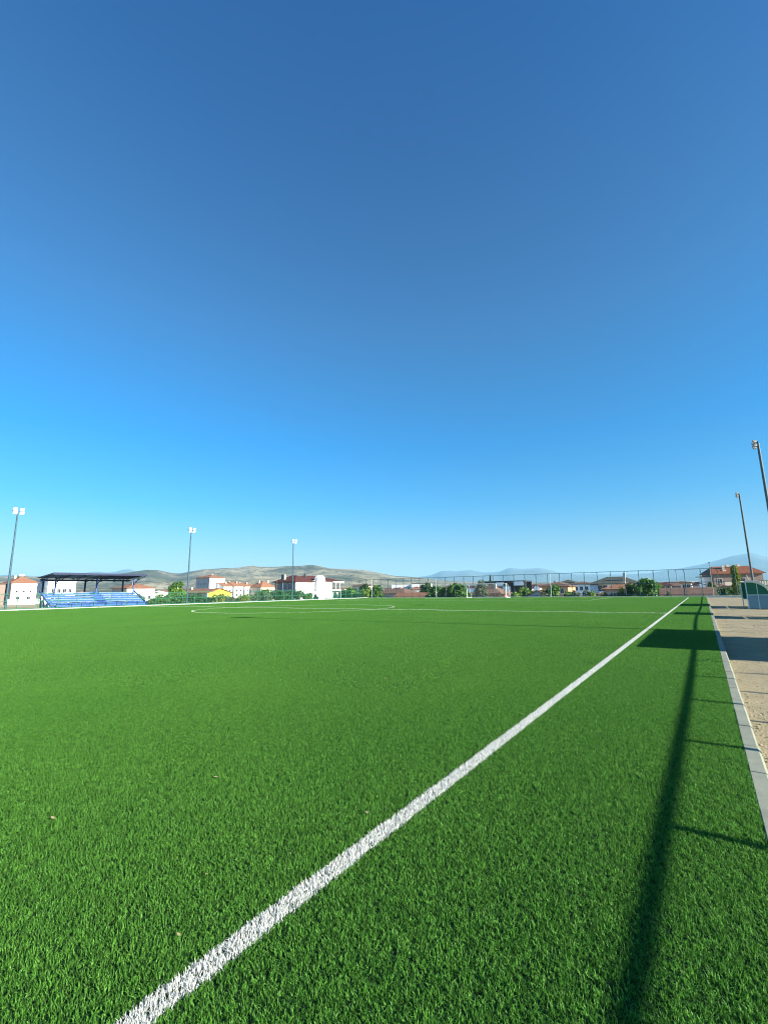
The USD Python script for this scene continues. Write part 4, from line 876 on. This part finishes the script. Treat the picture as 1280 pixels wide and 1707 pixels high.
T('bush', 'olive bush at the left end of the barn', 'bush', -5.3, 92, .6, 2.2, 'leaf_olive', 23, 'bush')
T('tree', 'dark tree beside the black shed', 'tree', 1.3, 116, 2.4, 2.6, 'leaf_dark', 24)
T('bush', 'dark bush left of the yellow green poplar', 'bush', 2.95, 92, 1.9, 1.6, 'leaf_dark', 25, 'bush')
T('bush', 'low dark bush below the balconies of the rust roofed house', 'bush', 3.7, 94, 1.4, 1.5, 'leaf_dark', 26, 'bush')
# the wall of trees right of the big white house
for i, (x, y, zt, w, lf) in enumerate(((-80.6, 95, 2.3, 3.4, 'leaf_dark'), (-77.9, 94, 3.2, 3.6, 'leaf_green'), (-75.4, 92.5, 2.6, 3.4, 'leaf_bright'), (-73.0, 95, 3.5, 3.8, 'leaf_dark'), (-71.2, 92, 2.3, 3.0, 'leaf_bright'), (-69.3, 94, 3.0, 3.4, 'leaf_green'), (-74, 128, 4.2, 4.6, 'leaf_dark'))):
    T('tree', ('dark low tree at the left end of the row beside the big white house', 'green tree second from the big white house', 'light green tree third in the row beside the big white house', 'tall dark tree in the middle of the row beside the big white house',
               'small light green tree left of the white pole', 'broad green tree behind the white pole', 'dark tree above the low hipped brick roof')[i], 'tree', x, y, zt, w, lf, 30 + i, n=3600)
# shrubs behind the low fence
row = [(-67.6, 36.2, .9, 2.2, 'leaf_green'), (-68.2, 38.0, 1.5, 2.6, 'leaf_green'), (-72, 41.5, 2.2, 2.6, 'leaf_bright'), (-67.8, 40.2, 1.0, 2.0, 'leaf_green'), (-68.0, 42.4, 1.3, 2.4, 'leaf_dark'), (-68.4, 44.8, 1.1, 2.2, 'leaf_dark'), (-68.0, 47.0, 1.2, 1.4, 'leaf_yellow'),
       (-68.5, 50.2, .9, 2.0, 'leaf_olive'), (-68.3, 52.5, 1.0, 2.2, 'leaf_yellow'), (-69.0, 55.2, .9, 1.8, 'leaf_olive'), (-69.2, 58.2, 1.4, 2.8, 'leaf_olive'), (-72, 60.5, 2.0, 2.4, 'leaf_green'), (-70.0, 62.5, 1.7, 2.6, 'leaf_dark'), (-73, 65.2, 2.2, 2.8, 'leaf_olive'), (-71.0, 67.2, 1.7, 2.8, 'leaf_dark'), (-70, 70, 1.2, 1.6, 'leaf_green')]
lab = ['low green shrub right beside the end of the blue stand', 'round green shrub second from the blue stand', 'tall bright shrub near the slim white post', 'small green shrub in front of the tall bright one', 'dark shrub under the left end of the long orange roof', 'dark shrub beside the middle floodlight pole',
       'thin yellowish shrub right of the middle floodlight pole', 'olive shrub left of the yellow gable', 'yellowish shrub before the yellow gable', 'olive shrub at the right corner of the yellow gable', 'pale olive bush right of the yellow house', 'tall green bush behind the pale olive one', 'dark bush near the grey white box in the garden', 'olive tree shaped bush left of the big white house', 'dark bush touching the big white house', 'small green shrub under the grey wall of the big white house']
for i, (a_, l_) in enumerate(zip(row, lab)): T('shrub', l_, 'shrub', a_[0], a_[1], a_[2] * 1.12 + .25, a_[3] * 1.15, a_[4], 60 + i, 'bush', z0=-.5)
for i, (x, y, zt, w, lf) in enumerate(((-104, 122, 2.0, 4, 'leaf_green'), (-101, 105, .9, 1.6, 'leaf_blue'), (-103, 116.5, 1.6, 1.4, 'leaf_blue'))):
    T('shrub', ('green shrub below the balcony of the big white house', 'low bluish shrub by the white annex', 'dark cone shaped shrub before the rounded tower wall')[i], 'shrub', x, y, zt, w, lf, 80 + i, 'bush' if i != 2 else 'cypress', z0=-1.5)
for i, (x, y, zt, w, lf) in enumerate(((-130, 54, 2.3, 3.4, 'leaf_olive'), (-128, 47.5, 1.6, 3.2, 'leaf_olive'), (-126, 58.2, 2.4, 6.0, 'leaf_yellow'), (-128, 62.2, 2.2, 4.0, 'leaf_olive'))):
    T('shrub', ('olive shrub seen through the left half of the stand', 'low shrub before the white block seen through the stand', 'yellow green shrub seen through the right half of the stand', 'olive shrub by the right columns of the stand')[i], 'shrub', x, y, zt, w, lf, 90 + i, 'bush', z0=-1.2)

# telephone poles and masts
for x, y, zt, lab_ in ((-107.5, 94.5, 5.0, 'dark telephone pole left of the big white house'), (-99, 57.5, 3.0, 'slim white post standing among the shrubs'), (-120, 112, 6.0, 'thin pole behind the shrubs right of the yellow house'), (-36, 112, 3.2, 'grey lamp post right of the black shed'), (-9.5, 240, 9.0, 'thin mast above the roofs of the town')):
    zg = float(ground_z(x, y)); t = thing('utility_pole', lab_, 'pole', (x, y, zg)); h_ = zt - zg
    mt = 'white_paint' if 'white post' in lab_ else ('wood' if 'dark' in lab_ else 'pole_steel'); obj('shaft', MB().tube([(0, 0, -.3), (0, 0, h_)], [.13, .08], 7), mt, t)
    if 'white post' not in lab_: obj('crossarm', MB().bar((-.6, 0, h_ - .3), (.6, 0, h_ - .3), .08), mt, t)

# ------------------------------------------------------------------ the town on the plain
rr = np.random.default_rng(2024)
def town_house(x, y, w, d, h, wall, roof, kind):
    zg = float(ground_z(x, y)) - .2
    house('small pale house with a tiled roof in the distant town', x - w / 2, x + w / 2, y - d / 2, y + d / 2, zg, zg + h, zg + h + (1.6 if kind != 'flat' else .3), wall, roof, kind=kind, o=.4,
          wins=w2('s', 2, h * .55, 1.0, 1.3) + w2('e', 2, h * .55, 1.0, 1.3), group='houses of the distant town', rz=float(rr.uniform(-.1, .8)))
for k in range(120):
    az = math.radians(rr.uniform(-74, 5.5)) if k < 60 else math.radians(rr.uniform(-34, 4.5))
    d = rr.uniform(230, 560); x, y = d * math.sin(az), d * math.cos(az)
    if (y < 130 and x > -230) or (az < math.radians(-34) and d < 330): continue
    town_house(x, y, rr.uniform(8, 14), rr.uniform(8, 11), rr.choice([3.2, 5.6, 5.8, 6.2]), rr.choice(['white_wall', 'white_wall', 'cream_wall', 'cream_wall', 'grey_wall', 'pink_wall']), rr.choice(['roof_orange', 'roof_brown', 'roof_red', 'roof_orange']), rr.choice(['hip', 'gable_x', 'gable_y', 'hip', 'flat']))
for k in range(150):
    az = math.radians(rr.uniform(-75, 5.5)); d = rr.uniform(150, 620); x, y = d * math.sin(az), d * math.cos(az)
    if d < 230 and (x < -100 or -30 < x or True) and k % 3: continue
    zg = float(ground_z(x, y))
    T('tree', 'small tree among the houses of the distant town', 'tree', x, y, zg + rr.uniform(3, 6.5), rr.uniform(3, 6), rr.choice(['leaf_green', 'leaf_dark', 'leaf_olive']), 500 + k, n=420, size=.45, group='trees of the distant town')

for k in range(40):
    az, d = math.radians(rr.uniform(-33, 4)), rr.uniform(205, 330)
    town_house(d * math.sin(az), d * math.cos(az), rr.uniform(8, 13), rr.uniform(8, 10), rr.choice([3.0, 5.0, 5.4]), rr.choice(['white_wall', 'white_wall', 'cream_wall', 'grey_wall']), rr.choice(['roof_orange', 'roof_brown', 'roof_red']), rr.choice(['hip', 'gable_x', 'hip', 'flat']))

# ------------------------------------------------------------------ haze
HAZE = 1.05e-4
M['haze_look'] = usdkit.material(stage, '/World/Looks/haze_look', {'v': ('principled_volume', {'color': (0.37, 0.70, 0.88), 'density': HAZE, 'anisotropy': 0.0})}, [], volume='v.volume')
obj('haze', MB().box(-14500, 14500, -14500, 14500, -40, 545), 'haze_look', kind='stuff')
